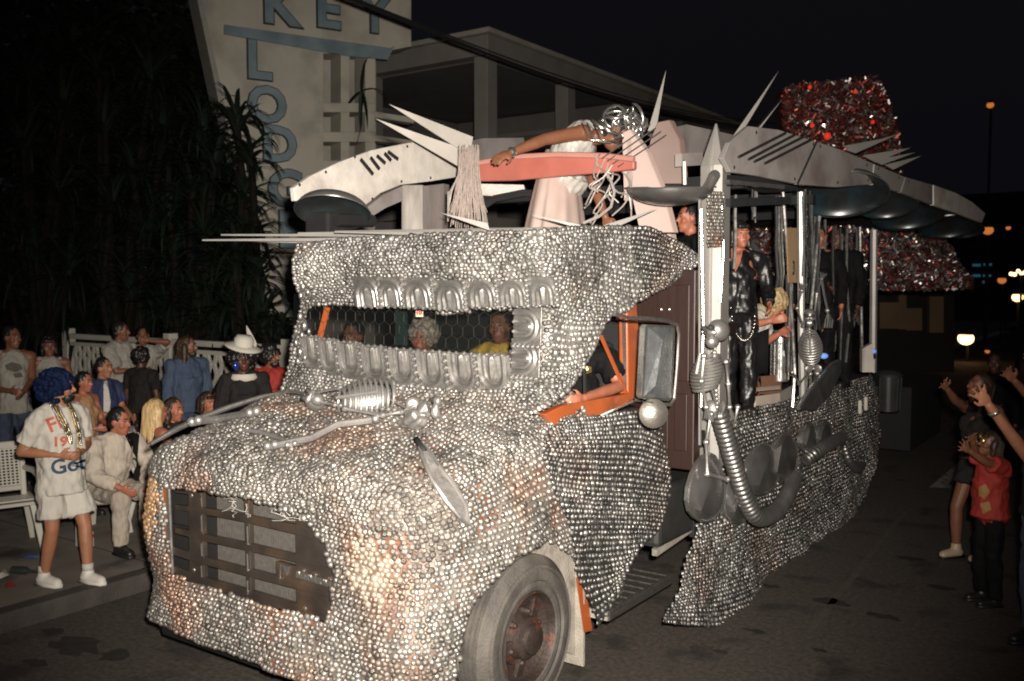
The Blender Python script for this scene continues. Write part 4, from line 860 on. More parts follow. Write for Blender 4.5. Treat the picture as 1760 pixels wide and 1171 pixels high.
# ------------------------------------------------------------------ pans hung under the canopy
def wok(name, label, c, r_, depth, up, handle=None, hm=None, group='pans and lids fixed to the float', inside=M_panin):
    c = Vector(c); t = thing(name, label, 'pan', c, group); up = Vector(up).normalized()
    prof = [(r_ * 1.04, .004), (r_ * 1.05, -.004), (r_, -.006)] + [(r_ * math.cos(a), -.006 - depth * math.sin(a)) for a in np.linspace(.15, math.pi / 2 - .02, 9)]
    MB().lathe(prof, c, up, 40).build('bowl', M_pan, t)
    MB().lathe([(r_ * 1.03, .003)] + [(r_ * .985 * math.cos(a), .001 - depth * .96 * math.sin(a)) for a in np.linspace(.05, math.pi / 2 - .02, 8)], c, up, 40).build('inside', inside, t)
    if handle: MB().tube([Vector(h) for h in handle], [.030, .038, .040, .034], 10).build('handle', M_black if hm is None else hm, t)
    return t
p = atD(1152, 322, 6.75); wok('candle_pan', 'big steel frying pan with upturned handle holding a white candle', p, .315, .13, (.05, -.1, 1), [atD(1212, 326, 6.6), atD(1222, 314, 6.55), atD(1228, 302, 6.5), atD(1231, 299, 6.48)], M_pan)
cd = thing('candle', 'single white candle standing in the big frying pan', 'candle', atD(1177, 318, 6.75)); MB().tube([atD(1177, 318, 6.75), atD(1176, 278, 6.75)], .013, 10).build('wax', mat('candle_wax', (.78, .75, .68), .4), cd); MB().tube([atD(1176, 278, 6.75), atD(1176, 274, 6.75)], .002, 4).build('wick', M_black, cd)
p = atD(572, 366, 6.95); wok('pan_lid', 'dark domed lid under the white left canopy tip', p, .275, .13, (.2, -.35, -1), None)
MB().box(atD(560, 386, 7.1), (.25, .2, .18)).build('lid_box', M_black, TR, False, bevel=.02)
MB().tube([atD(580, 378, 6.9), atD(640, 380, 7.2)], .05, 8).build('dark_lamp_tube', M_black, TR)
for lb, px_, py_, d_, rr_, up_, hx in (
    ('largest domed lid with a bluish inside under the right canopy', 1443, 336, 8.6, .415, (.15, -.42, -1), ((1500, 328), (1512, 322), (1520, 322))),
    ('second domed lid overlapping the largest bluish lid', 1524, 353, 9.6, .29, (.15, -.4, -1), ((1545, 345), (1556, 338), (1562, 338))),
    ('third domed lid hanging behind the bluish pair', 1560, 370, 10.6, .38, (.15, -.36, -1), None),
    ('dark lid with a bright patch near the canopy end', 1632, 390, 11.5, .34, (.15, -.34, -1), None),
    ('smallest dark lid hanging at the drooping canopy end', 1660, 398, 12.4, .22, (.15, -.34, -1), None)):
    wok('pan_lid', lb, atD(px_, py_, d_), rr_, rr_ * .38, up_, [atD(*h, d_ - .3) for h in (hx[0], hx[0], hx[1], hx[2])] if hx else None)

# leaf shaped tin shields and pans along the bed side
def shield(label, pts, d, ridge, dep=.07):
    c = atX(sum(p[0] for p in pts) / len(pts), sum(p[1] for p in pts) / len(pts), d); t = thing('tin_shield', label, 'shield', c, 'tin shields along the bed side')
    ring = [atX(*p, d) for p in pts]; back_ = [p + Vector((-.025, 0, 0)) for p in ring]; inn = [atX(*ridge[0], d + dep), atX(*ridge[1], d + dep)]
    m = MB(); n = len(ring); rim2 = [p.lerp(c, .10) + Vector((.022, 0, 0)) for p in ring]
    vs = back_ + ring + rim2 + inn; fs = [(i, (i + 1) % n, n + (i + 1) % n, n + i) for i in range(n)] + [(n + i, n + (i + 1) % n, 2 * n + (i + 1) % n, 2 * n + i) for i in range(n)]
    near = [0 if (rim2[i] - inn[0]).length < (rim2[i] - inn[1]).length else 1 for i in range(n)]
    for i in range(n):
        j = (i + 1) % n
        if near[i] == near[j]: fs.append((2 * n + i, 2 * n + j, 3 * n + near[i]))
        else: fs.append((2 * n + i, 2 * n + j, 3 * n + near[j], 3 * n + near[i]))
    fs.append(tuple(range(n))[::-1]); m.add(vs, fs).build('face_plate', M_pan, t, True, ang=22)
    MB().tube([p + Vector((.012, 0, 0)) for p in ring + ring[:1]], .012, 6, False).build('rim', M_chrome, t)
    return t
leafp = lambda cx, cy, w, h, k=0: [(cx + w * .5 * math.sin(a) * (1 - .25 * math.cos(a)) + k * math.cos(a), cy - h * .5 * math.cos(a)) for a in np.linspace(0, 2 * math.pi, 17)[:-1]]
shield('large leaf shaped tin shield beside the brown cabinet', leafp(1213, 838, 60, 116, 4), -2.60, ((1228, 812), (1206, 878)))
shield('tin shield half hidden behind the bent hose', leafp(1268, 850, 46, 96, 3), -2.63, ((1278, 830), (1264, 880)))
shield('tin shield with dark mouth right of the bent hose', leafp(1308, 806, 56, 88, 5), -2.62, ((1322, 788), (1306, 834)))
shield('bright edged tin shield right of the dark mouthed one', leafp(1344, 786, 48, 82, 6), -2.62, ((1344, 765), (1336, 812)))
shield('small tin shield above the second hose', leafp(1388, 752, 26, 48, 2), -2.64, ((1392, 742), (1386, 766)))
shield('small dark tin shield beside the second hose', leafp(1414, 746, 26, 44, 3), -2.64, ((1416, 736), (1410, 758)))
for i, (x, y) in enumerate(((1478, 700), (1488, 694))): tag(MB().cap(atX(x, y - 9, -2.62), atX(x, y + 9, -2.62), .022, .022).build('white_bottle', M_white, None, loc=atX(x, y, -2.62)), ('left of two small white tubes at the far end of the skirt', 'right of two small white tubes at the far end of the skirt')[i], 'tube', 'small white tubes')
tag(MB().plate([atX(*p, -2.56) for p in ((1372, 704), (1400, 662), (1432, 624), (1446, 618), (1447, 640), (1428, 680), (1404, 706))], (-.05, .02, 0)).build('serving_tray', M_pan, None, True, loc=atX(1410, 670, -2.56), bevel=.012), 'large oval tray leaning on edge at the bed side', 'tray')
tag(MB().tube([atX(*p, -2.54) for p in ((1372, 702), (1400, 660), (1430, 626), (1440, 621))], .018, 7).build('tray_rim', M_chrome, None, loc=atX(1400, 660, -2.54)), 'bright curved rim strip along the leaning tray', 'strip')
# corrugated hoses
def hose(label, pts, rad, x=None, n=150):
    P = np.array([tuple(atX(a, b, c)) for a, b, c in pts]); q = crv(P, np.linspace(0, 1, n)); d = np.concatenate([[0], np.cumsum(np.linalg.norm(np.diff(q, axis=0), axis=1))])
    m = int(d[-1] / .0072); s = np.linspace(0, d[-1], m); q = np.stack([np.interp(s, d, q[:, i]) for i in range(3)], 1)
    o = MB().tube(q, [rad * (.90 + .22 * abs(math.sin(k * math.pi / 6))) for k in range(m)], 14).build('corrugated_hose', M_hose, None, loc=q[0], ang=45)
    return tag(o, label, 'hose', 'corrugated hoses on the bed side')
hose('long corrugated metal hose bent like a J below the side skeleton', [(1236, 706, -2.52), (1246, 745, -2.52), (1262, 800, -2.52), (1282, 860, -2.50), (1304, 890, -2.48), (1335, 878, -2.50), (1356, 845, -2.54), (1366, 820, -2.60)], .062)
hose('short corrugated hose rising behind the tin shields', [(1384, 792, -2.64), (1404, 776, -2.58), (1424, 764, -2.58), (1446, 752, -2.64)], .058)
hose('small corrugated hose curving down near the skirt end', [(1452, 770, -2.66), (1460, 792, -2.60), (1474, 806, -2.60), (1482, 800, -2.66)], .04)

# ------------------------------------------------------------------ silver skeletons
M_bone = mat('silver_bone', (.33, .32, .31), .42, .68, .15, 14, .1, 50)
M_boned = mat('bone_hollow', (.03, .03, .03), .7)
def skeleton(label, jt, s, fwd, group='silver skeletons on the float', m=M_bone, ribflat=1.0):
    """jt: dict of world points head, neck, chest, pelvis + limbs as lists"""
    H, Nk, Ch, Pl = (Vector(jt[k]) for k in ('head', 'neck', 'chest', 'pelvis')); f = Vector(fwd).normalized()
    t = thing('skeleton', label, 'skeleton', Pl, group); up = (H - Nk).normalized(); f1 = (f - up * f.dot(up)).normalized(); r_ = f1.cross(up)
    rot = Matrix((r_, f1, up)).transposed()
    sk = MB().ell(H + up * .02 * s - f1 * .01 * s, (.068 * s, .082 * s, .075 * s), rot, 16, 12)
    sk.ell(H - up * .07 * s + f1 * .035 * s, (.045 * s, .05 * s, .05 * s), rot, 12, 8); sk.ell(H - up * .02 * s + f1 * .07 * s, (.06 * s, .03 * s, .03 * s), rot, 10, 8); sko = sk.build('skull', m, t)
    for sx in (-1, 1): MB().ell(H + f1 * .090 * s + r_ * .031 * s * sx + up * .006 * s, (.021 * s, .026 * s, .022 * s), rot, 10, 8).build('eye_socket', M_boned, sko)
    MB().ell(H + f1 * .10 * s - up * .03 * s, (.01 * s, .015 * s, .015 * s), rot, 8, 6).build('nose_hole', M_boned, sko)
    MB().box(H + f1 * .088 * s - up * .07 * s, (.045 * s, .01 * s, .012 * s), rot).build('teeth', m, sko)
    sp = MB(); n = 14
    for i in range(n): sp.ell(Nk.lerp(Pl, i / (n - 1)), .018 * s, None, 8, 6)
    sp.tube([H - up * .08 * s, Nk, Ch, Pl], .010 * s, 6); sp.build('spine', m, t)
    ax = (Nk - Ch).normalized(); f2 = (f - ax * f.dot(ax)).normalized(); r2 = f2.cross(ax); rb = MB(); L = (Nk - Ch).length
    for i in range(10):
        q_ = .06 + i * .10; c = Nk - ax * L * q_ + f2 * .05 * s; w = .125 * s * (math.sin(.55 + q_ * 1.9)) * ribflat; dp = .085 * s * (.6 + .4 * math.sin(.5 + q_ * 2))
        rb.tube([c + r2 * w * math.cos(a) + f2 * dp * math.sin(a) - ax * .035 * s * (1 + math.sin(a)) for a in np.linspace(0, 2 * math.pi, 25)], .0105 * s, 7, False)
    rb.ell(Nk.lerp(Ch, .52) + f2 * .05 * s - ax * .035 * s, (.095 * s * ribflat, .065 * s, L * .46), Matrix((r2, f2, ax)).transposed(), 14, 10)
    rb.tube([Nk - ax * .03 * s + f2 * .13 * s, Ch + ax * .05 * s + f2 * .145 * s], .014 * s, 6); rb.build('rib_cage', m, t)
    pv = MB()
    for sx in (-1, 1): pv.ell(Pl + r2 * .05 * s * sx, (.052 * s, .018 * s, .050 * s), Matrix((r2, f2, ax)).transposed() @ Matrix.Rotation(.5 * sx, 3, 'Z'), 12, 8); pv.ell(Pl + r2 * .04 * s * sx - ax * .06 * s, .03 * s, None, 8, 6)
    pv.build('pelvis', m, t)
    for nm, lst in jt['limbs']:
        lb = MB(); lst = [Vector(q) for q in lst]
        for a, b in zip(lst[:-1], lst[1:]):
            d = (b - a); lb.tube([a, a.lerp(b, .12), a.lerp(b, .5), a.lerp(b, .88), b], [.022 * s, .013 * s, .010 * s, .013 * s, .021 * s], 8); lb.ell(a, .023 * s, None, 8, 6); lb.ell(b, .022 * s, None, 8, 6)
        if nm == 'arm_bone':
            e = lst[-1]; d = (lst[-1] - lst[-2]).normalized(); sd = d.cross(f).normalized()
            for k in range(5): lb.tube([e, e + d * .05 * s + sd * (k - 2) * .012 * s, e + d * .10 * s + sd * (k - 2) * .02 * s], .006 * s, 5)
        lb.build(nm, m, t)
    return t
sx_ = lambda x, y, q=-2.52: atX(x, y, q)
skeleton('silver skeleton tied upright to the pointed post', dict(head=sx_(1233, 572), neck=sx_(1228, 606), chest=sx_(1222, 662), pelvis=sx_(1232, 700), limbs=[
    ('arm_bone', [sx_(1210, 612), sx_(1206, 655), sx_(1214, 700)]), ('arm_bone', [sx_(1248, 622), sx_(1252, 660), sx_(1254, 700, -2.48)]),
    ('leg_bone', [sx_(1222, 712), sx_(1214, 760), sx_(1216, 815), sx_(1250, 824, -2.45)]), ('leg_bone', [sx_(1246, 712), sx_(1262, 730), sx_(1268, 700)])]), 1.02, (-.35, -.9, -.1), ribflat=.9)
s2 = lambda x, y: atX(x, y, -2.62)
skeleton('bluish silver skeleton dangling among the middle posts', dict(head=s2(1392, 545), neck=s2(1391, 566), chest=s2(1394, 612), pelvis=s2(1398, 634), limbs=[
    ('arm_bone', [s2(1380, 560), s2(1370, 530), s2(1378, 500)]), ('arm_bone', [s2(1400, 540), s2(1404, 505), s2(1412, 480)]), ('leg_bone', [s2(1390, 640), s2(1374, 660), s2(1362, 640)]), ('leg_bone', [s2(1402, 640), s2(1408, 660), s2(1400, 690)])]), .8, (.3, -1, 0))
hn = thing('bone_ornament', 'separate silver arm bone hanging with its hand down right of the dangling skeleton', 'skeleton', s2(1418, 500))
m_ = MB(); m_.tube([s2(1412, 480), s2(1416, 505), s2(1422, 532)], .012, 6); m_.ell(s2(1422, 534), .024, None, 8, 6); m_.build('arm_bone', M_bone, hn)
m_ = MB()
for k in range(4): m_.tube([s2(1423, 538), s2(1419 + k * 4, 550), s2(1417 + k * 4, 564)], .008, 5)
m_.build('hand_bones', M_bone, hn)
HO = Vector((-4.1, 3.6, 1.60)); HN = Vector((0, -.22, 1)).normalized()
def hp(x, y, d=.03):
    r_ = ray(x, y).normalized(); h = HBV.ray_cast(CAM, r_); p = h[0] if h[0] else atP(x, y, HO, HN); n = h[1] if h[0] else HN
    n = n if n.dot(r_) < 0 else -n; return p + n * (d + .016)
skeleton('silver skeleton lying along the bonnet below the windscreen', dict(head=hp(550, 708, .06), neck=hp(580, 714, .05), chest=hp(668, 706, .06), pelvis=hp(712, 724, .05), limbs=[
    ('arm_bone', [hp(600, 724, .07), hp(660, 735, .06), hp(690, 728, .06)]), ('arm_bone', [hp(590, 690, .08), hp(530, 698, .06), hp(500, 690, .06)])]), .86, (.45, -.75, .45), ribflat=1.15)
for lb, pts, r_ in (('single thick silver bone on the far side of the bonnet', ((338, 737), (380, 731), (436, 722)), .026), ('forked silver bone on the middle of the bonnet', ((470, 778), (540, 765), (585, 742), (640, 735)), .022), ('thin silver bone left of the forked bone', ((424, 750), (452, 755), (490, 768), (505, 776)), .014)):
    q = [hp(*p) for p in pts]; m_ = MB().tube(q, r_, 8)
    for e in (q[0], q[-1]): m_.ell(e + Vector((.02, .01, .01)), r_ * 1.25, None, 10, 8); m_.ell(e - Vector((.02, .01, 0)), r_ * 1.2, None, 10, 8)
    tag(m_.build('loose_bone', M_bone, None, loc=q[0]), lb, 'bone', 'loose silver bones on the bonnet')
q = [hp(258, 762, -.02), hp(300, 741, -.01), hp(345, 720, -.01), hp(395, 701, -.01), hp(450, 686, 0), hp(478, 680, 0)]
tag(MB().tube(q, [.012, .018, .020, .018, .015, .010], 7).build('edge_trim_roll', M_mould, None, loc=q[0]), 'crumpled silver roll along the far edge of the bonnet', 'trim')
# long leaf shaped blade on the near fender corner
fz = lambda x, y: hp(x, y, .01)
blade = [fz(*p) for p in ((722, 772), (735, 782), (758, 812), (780, 842), (797, 872), (801, 905), (786, 893), (765, 868), (745, 835), (728, 798))]
nb_ = Vector((.30, -.75, .72)).normalized()
bl = thing('leaf_ornament', 'long narrow leaf shaped silver blade sloping down the near bonnet corner', 'ornament', blade[0])
MB().plate([p + nb_ * .012 for p in blade], nb_ * .012).build('blade', mat('blade_tin', (.24, .23, .22), .45, .6, .25, 20, .3, 90), bl)
MB().tube([p + nb_ * .026 for p in blade + blade[:1]], .011, 6, False).build('blade_edge', M_bone, bl)

# ------------------------------------------------------------------ things standing on the bed
p = atX(1340, 655, -2.98); H_ = .52; cnb = thing('metal_bin', 'ribbed galvanised bin on the truck bed with bright lid', 'bin', p)
r_ = .085; prof = [(.001, 0)] + [(r_ * (1 + .03 * (i % 2)), H_ * i / 30) for i in range(22)] + [(r_ * 1.05, H_ * .74), (r_ * 1.0, H_ * .78), (r_ * 1.05, H_ * .82), (r_ * .9, H_ * .93), (.001, H_ * .95)]
MB().lathe(prof, p, (0, 0, 1), 22).build('bin_body', M_chrome, cnb)
for i in range(10): a = i * .628; MB().tube([p + Vector((r_ * 1.03 * math.cos(a), r_ * 1.03 * math.sin(a), .02)), p + Vector((r_ * 1.03 * math.cos(a), r_ * 1.03 * math.sin(a), H_ * .72))], .006, 5).build('bin_rib', M_chrome, cnb)
MB().lathe([(.03, 0), (.001, .004)], p + Vector((r_ * .8, -r_ * .75, H_ * .52)), (.7, -.7, 0), 16).build('oval_label', M_white, cnb)
bx = atX(1316, 692, -2.86); cb = thing('cardboard_box', 'open white and brown cardboard box at the bed edge', 'box', bx)
M_card = mat('cardboard', (.30, .15, .085), .8, 0, .12, 6); M_cardw = mat('carton_white', (.62, .52, .44), .7, 0, .1, 5)
f = [atX(*p, -2.80) for p in ((1298, 682), (1340, 676), (1342, 700), (1300, 708))]; MB().plate(f, (-.02, .01, 0)).build('box_side', M_cardw, cb, False)
MB().plate([atX(*p, -2.80) for p in ((1340, 676), (1362, 664), (1362, 690), (1342, 700))], (-.02, .01, 0)).build('box_side', mat('carton_grey', (.3, .28, .26), .7), cb, False)
MB().plate([atX(*p, -2.98) for p in ((1296, 648), (1342, 645), (1344, 676), (1298, 682))], (-.02, .01, 0)).build('box_side', M_card, cb, False)
MB().plate([atX(1300, 668, -2.84), atX(1341, 664, -2.84), atX(1341, 669, -2.80), atX(1300, 673, -2.80)], (0, 0, .008)).build('box_flap', M_cardw, cb, False)
MB().plate([atX(1288, 652, -2.9), atX(1298, 648, -2.98), atX(1300, 676, -2.82), atX(1290, 676, -2.8)], (.004, 0, 0)).build('box_flap', M_card, cb, False)
p = atX(1526, 706, -2.8); bn = thing('plastic_bin', 'dark fluted bin behind the last post at the truck tail', 'bin', p)
M_bin = mat('bin_dark', (.04, .045, .045), .4, .2, .2, 6)
MB().lathe([(.001, 0), (.13, 0), (.15, .44), (.001, .44)], p, (0, 0, 1), 20).build('bin_body', M_bin, bn); MB().lathe([(.165, .43), (.17, .46), (.13, .50), (.001, .52)], p, (0, 0, 1), 20).build('bin_lid', M_bin, bn)
for i in range(12): a = i * .5236; MB().tube([p + Vector((.135 * math.cos(a), .135 * math.sin(a), .02)), p + Vector((.152 * math.cos(a), .152 * math.sin(a), .42))], .012, 6).build('bin_rib', M_bin, bn)
tgp = thing('paper_tag', 'tan paper tag with a dark 3 on the middle post', 'tag', atX(1362, 455, -2.66)); pp_ = [atX(*p, -2.66) for p in ((1352, 392), (1370, 392), (1370, 486), (1355, 486))]
MB().plate(pp_, (-.004, 0, 0)).build('paper', mat('paper_tan', (.50, .33, .19), .7, 0, .1, 5), tgp, False)
m_ = MB(); place_text(m_, '3', .17, atX(1364, 462, -2.65), (-.1, 1, 0), (0, 0, 1), .002, .003); m_.build('numeral', mat('ink', (.02, .03, .03), .6), tgp, False)
tag(MB().tube([atX(1284, 410, -3.0), atX(1322, 456, -3.0)], .030, 10).build('cardboard_tube', mat('grey_tube', (.13, .135, .14), .4, .5), None, loc=atX(1300, 430, -3.0)), 'thick grey tube held slanting beside the black haired woman', 'tube')
for i, (x, y) in enumerate(((1416, 612), (1500, 604))): 
    tt = thing('blue_lamp', ('small blue glinting lamp beside the leaning tray', 'small blue glinting lamp on the last post')[i], 'lamp', atX(x, y, -2.6), 'small blue lamps on the bed side'); MB().ell(atX(x, y, -2.6), (.04, .05, .028), None, 10, 8).build('bulb', mat('blue_bulb', (.2, .35, .7), .2, 0, 0, emit=(.10, .22, .55), estr=.8), tt); MB().tube([atX(x, y, -2.6), atX(x + 3, y + 10, -2.66)], .02, 7).build('holder', M_pan, tt)
# garlands hanging by the pink rail
M_gar = mat('garland', (.30, .245, .22), .7, 0, .2, 30); M_rope = mat('pale_tube', (.36, .33, .31), .4, .1)
gt = thing('garland', 'grey pink streamer bundle hanging off the left end of the pink rail', 'garland', atD(800, 270, 7.35)); m_ = MB(); rr = random.Random(9)
for i in range(110):
    x0 = rr.uniform(788, 824); x1 = x0 + (x0 - 800) * .7 + rr.uniform(-14, 4); d_ = rr.uniform(7.2, 7.35); m_.tube([atD(x0, 255 + rr.uniform(-8, 10), d_), atD(x0 + rr.uniform(-4, 4), 300, d_ - .05), atD((x0 + x1) / 2, 345, d_ - .03), atD(x1, rr.uniform(362, 398), d_)], .0036, 4)
m_.build('streamers', M_gar, gt, kind='stuff')
for i in range(3): MB().tube([atD(788 - i * 6, 300 + i * 14, 7.2), atD(776 - i * 3, 330, 7.18), atD(770, 365 + i * 8, 7.2)], .006, 5).build('cord', M_rope, gt)
gt = thing('tube_tangle', 'tangle of pale plastic tubes hanging right of the white dress', 'tubes', atD(1050, 300, 7.0)); rr = random.Random(4)
for i in range(11):
    x = rr.uniform(1020, 1070); y = rr.uniform(262, 290); q = [atD(x, y, 6.95)]
    for j in range(5): x += rr.uniform(-24, 22); y += rr.uniform(6, 30); q.append(atD(min(max(x, 1005), 1085), y, 6.95 + rr.uniform(-.08, .08)))
    MB().tube([tuple(v) for v in crv(np.array([tuple(v) for v in q]), np.linspace(0, 1, 20))], .0062, 6).build('pale_tube', M_rope, gt)
MB().tube([atD(x, y, 6.8) for x, y in ((1002, 384), (1030, 372), (1050, 356), (1056, 330), (1048, 305))], .011, 6).build('pale_tube', M_rope, gt)

# ------------------------------------------------------------------ tinsel covered float behind
TF = thing('tinsel_float', 'following float hung with red and silver tinsel behind the truck', 'float', atD(1480, 600, 14.5)[:2] + (0,))
M_foil = mat('silver_foil', (.82, .74, .71), .30, .9, 0, island=.7); M_red = mat('red_foil', (.48, .10, .075), .34, .75, 0, island=.6)
M_redl = mat('red_lamp', (.8, .05, .02), .4, 0, 0, emit=(1, .05, .02), estr=.45)
def tinsel(poly, d, n, m, parent, depth=.5, sz=.055, seed=1):
    r_ = random.Random(seed); xs = [p[0] for p in poly]; ys = [p[1] for p in poly]; vs = []; fs = []; k = 0
    while k < n:
        x, y = r_.uniform(min(xs), max(xs)), r_.uniform(min(ys), max(ys))
        if not inpoly(np.array([x]), np.array([y]), poly)[0]: continue
        c = atD(x, y, d + r_.uniform(0, depth)); a = Vector((r_.gauss(0, 1), r_.gauss(0, 1), r_.gauss(0, 1))).normalized(); b = a.cross(Vector((r_.gauss(0, 1), r_.gauss(0, 1), r_.gauss(0, 1)))).normalized(); s = sz * r_.uniform(.5, 1.2)
        e = a.cross(b) * s * .25; o = len(vs); vs += [c - a * s - b * s * .5, c - b * s * .5 + a * s, c + a * s + b * s * .5 + e, c - a * s + b * s * .5 + e, c - a * s + e * 1.5, c + a * s + e * 1.5]
        fs += [(o, o + 1, o + 5, o + 4), (o + 4, o + 5, o + 2, o + 3)]; k += 1
    return MB().add(vs, fs).build('tinsel', m, parent, False, 'stuff')
TP = [(1346, 152), (1380, 142), (1440, 140), (1505, 129), (1520, 150), (1534, 190), (1546, 240), (1550, 300), (1500, 290), (1440, 255), (1400, 246), (1345, 222)]
LB = [(1288, 372), (1345, 345), (1420, 380), (1500, 396), (1560, 400), (1625, 410), (1650, 450), (1672, 478), (1674, 496), (1560, 500), (1500, 498), (1420, 470), (1350, 470), (1292, 500)]
tinsel(TP, 14.0, 2200, M_foil, TF, .4, .036, 1); tinsel(TP, 14.0, 2000, M_red, TF, .5, .042, 2)
tinsel(LB, 14.0, 4200, M_foil, TF, .4, .034, 3); tinsel(LB, 14.0, 1500, M_red, TF, .5, .04, 4)
MB().plate([atD(*p, 14.7) for p in TP], (-.3, .5, 0)).build('crown_board', mat('dark_red', (.03, .008, .008), .8), TF, False)
MB().plate([atD(*p, 14.7) for p in LB], (-.3, .5, 0)).build('skirt_board', mat('dark_red', (.03, .01, .01), .8), TF, False)
a, b = atD(1420, 260, 15), atD(1450, 640, 15); MB().tube([a, b], .12, 8).build('mast', M_black, TF)
a = atD(1400, 640, 15); MB().box((a.x + .9, a.y, .6), (1.6, 2.2, .9)).build('float_bed', M_black, TF, False)
for px_, py_, r_ in ((1422, 234, .055), (1396, 216, .035), (1436, 398, .04), (1470, 158, .03), (1392, 150, .03), (1500, 210, .03)): MB().ell(atD(px_, py_, 13.9), r_, None, 10, 8).build('red_bulb', M_redl, TF)
MB().plate([atD(*p, 9.9) for p in ((1482, 600), (1500, 590), (1502, 640), (1482, 640))], (-.05, .1, 0)).build('tail_board', M_weather, TR, False)
# litter on the pavement
M_lit = [mat('litter_red', (.30, .03, .025), .5, 0, .2, 9), mat('litter_pale', (.42, .40, .36), .6, 0, .2, 9), mat('litter_blue', (.04, .09, .2), .5, 0, .2, 9)]
c = atZ(155, 940, .14); cn = thing('drink_can', 'pale drink can with a red band under the chair', 'can', c)
MB().lathe([(.001, 0), (.032, .002), (.034, .01), (.034, .125), (.027, .14), (.001, .14)], c, (0, 0, 1), 18).build('can_body', M_white, cn); MB().lathe([(.0345, .085), (.0345, .12)], c, (0, 0, 1), 18).build('red_band', M_lit[0], cn)
for i, (x, y, lb) in enumerate(((12, 1012, 'crushed red wrapper at the far left of the kerb'), (6, 990, 'crumpled pale wrapper behind the red one'), (48, 960, 'blue scrap of litter under the left chair'), (22, 985, 'dark bottle lying under the left chair'))):
    p = atZ(x, y, .145)
    if i == 3: o = MB().lathe([(.001, 0), (.03, .003), (.032, .13), (.012, .18), (.012, .23), (.001, .23)], p + Vector((0, 0, .03)), (.9, .3, 0), 14).build('bottle', M_bin, None, loc=p)
    else:
        m_ = MB(); rr = random.Random(i); n = 7; vs = [p + Vector((rr.uniform(-.08, .08), rr.uniform(-.06, .06), rr.uniform(.0, .05))) for _ in range(n)]; bm = bmesh.new(); [bm.verts.new(v) for v in vs]; bmesh.ops.convex_hull(bm, input=bm.verts); bm.verts.index_update(); m_.add([v.co for v in bm.verts], [[v.index for v in f.verts] for f in bm.faces]); bm.free(); o = m_.build('wrapper', M_lit[i], None, False, loc=p)
    tag(o, lb, 'litter', 'litter along the kerb')
# ------------------------------------------------------------------ people
def remesh(mb, vox, smooth=2, wr=0., wf=9., seed=0):
    me = mb.mesh('tmp'); ob = bpy.data.objects.new('tmp', me); COL.objects.link(ob)
    r_ = ob.modifiers.new('r', 'REMESH'); r_.mode = 'VOXEL'; r_.voxel_size = vox
    if smooth: s = ob.modifiers.new('s', 'SMOOTH'); s.factor = .5; s.iterations = smooth
    dg = bpy.context.evaluated_depsgraph_get(); out = bpy.data.meshes.new_from_object(ob.evaluated_get(dg))
    bpy.data.objects.remove(ob); bpy.data.meshes.remove(me)
    if wr:
        n = len(out.vertices); co = np.empty(n * 3, np.float32); out.vertices.foreach_get('co', co); co = co.reshape(-1, 3); nn = np.empty(n * 3, np.float32); out.vertices.foreach_get('normal', nn); nn = nn.reshape(-1, 3)
        d = np.array([noise.noise((p[0] * wf + seed, p[1] * wf, p[2] * wf * .55)) + .5 * noise.noise((p[0] * wf * 2.3, p[1] * wf * 2.3 + seed, p[2] * wf * 1.4)) for p in co.tolist()], np.float32)
        out.vertices.foreach_set('co', (co + nn * (d * wr)[:, None]).ravel()); out.update()
    return out
def sput(name, me, m, parent, **k):
    o_ = np.array(ORG.get(parent.name, Vector()), np.float32); co = np.empty(len(me.vertices) * 3, np.float32); me.vertices.foreach_get('co', co)
    me.vertices.foreach_set('co', (co.reshape(-1, 3) - o_).ravel()); me.update(); me.name = name
    o = put(name, me, m, parent, False, **k); me.polygons.foreach_set('use_smooth', [True] * len(me.polygons)); return o
SK = [mat('skin_tan', (.33, .145, .082), .5, 0, .12, 14, .05, 90, spec=.45), mat('skin_ruddy', (.36, .13, .078), .5, 0, .12, 14, .05, 90), mat('skin_brown', (.20, .082, .045), .5, 0, .12, 14, .05, 90), mat('skin_dark', (.085, .035, .022), .5, 0, .12, 14, .05, 90), mat('skin_pale', (.46, .22, .14), .5, 0, .12, 14, .05, 90)]
HAIRM = dict(black=mat('hair_black', (.011, .009, .009), .45, 0, .3, 40), brown=mat('hair_brown', (.035, .018, .010), .5, 0, .3, 40), blonde=mat('hair_blonde', (.50, .34, .16), .42, 0, .35, 60, stretch=(1, 1, .12)), grey=mat('hair_grey', (.30, .27, .22), .55, 0, .3, 40), blue=mat('wig_blue', (.005, .012, .042), .7, 0, .6, 24, spec=.12), tan=mat('hair_tan', (.36, .26, .14), .5, 0, .3, 40))
M_eye = mat('eye_dark', (.02, .014, .012), .3); M_lip = mat('lips', (.30, .07, .055), .5); M_ewhite = mat('eye_white', (.16, .12, .10), .6)
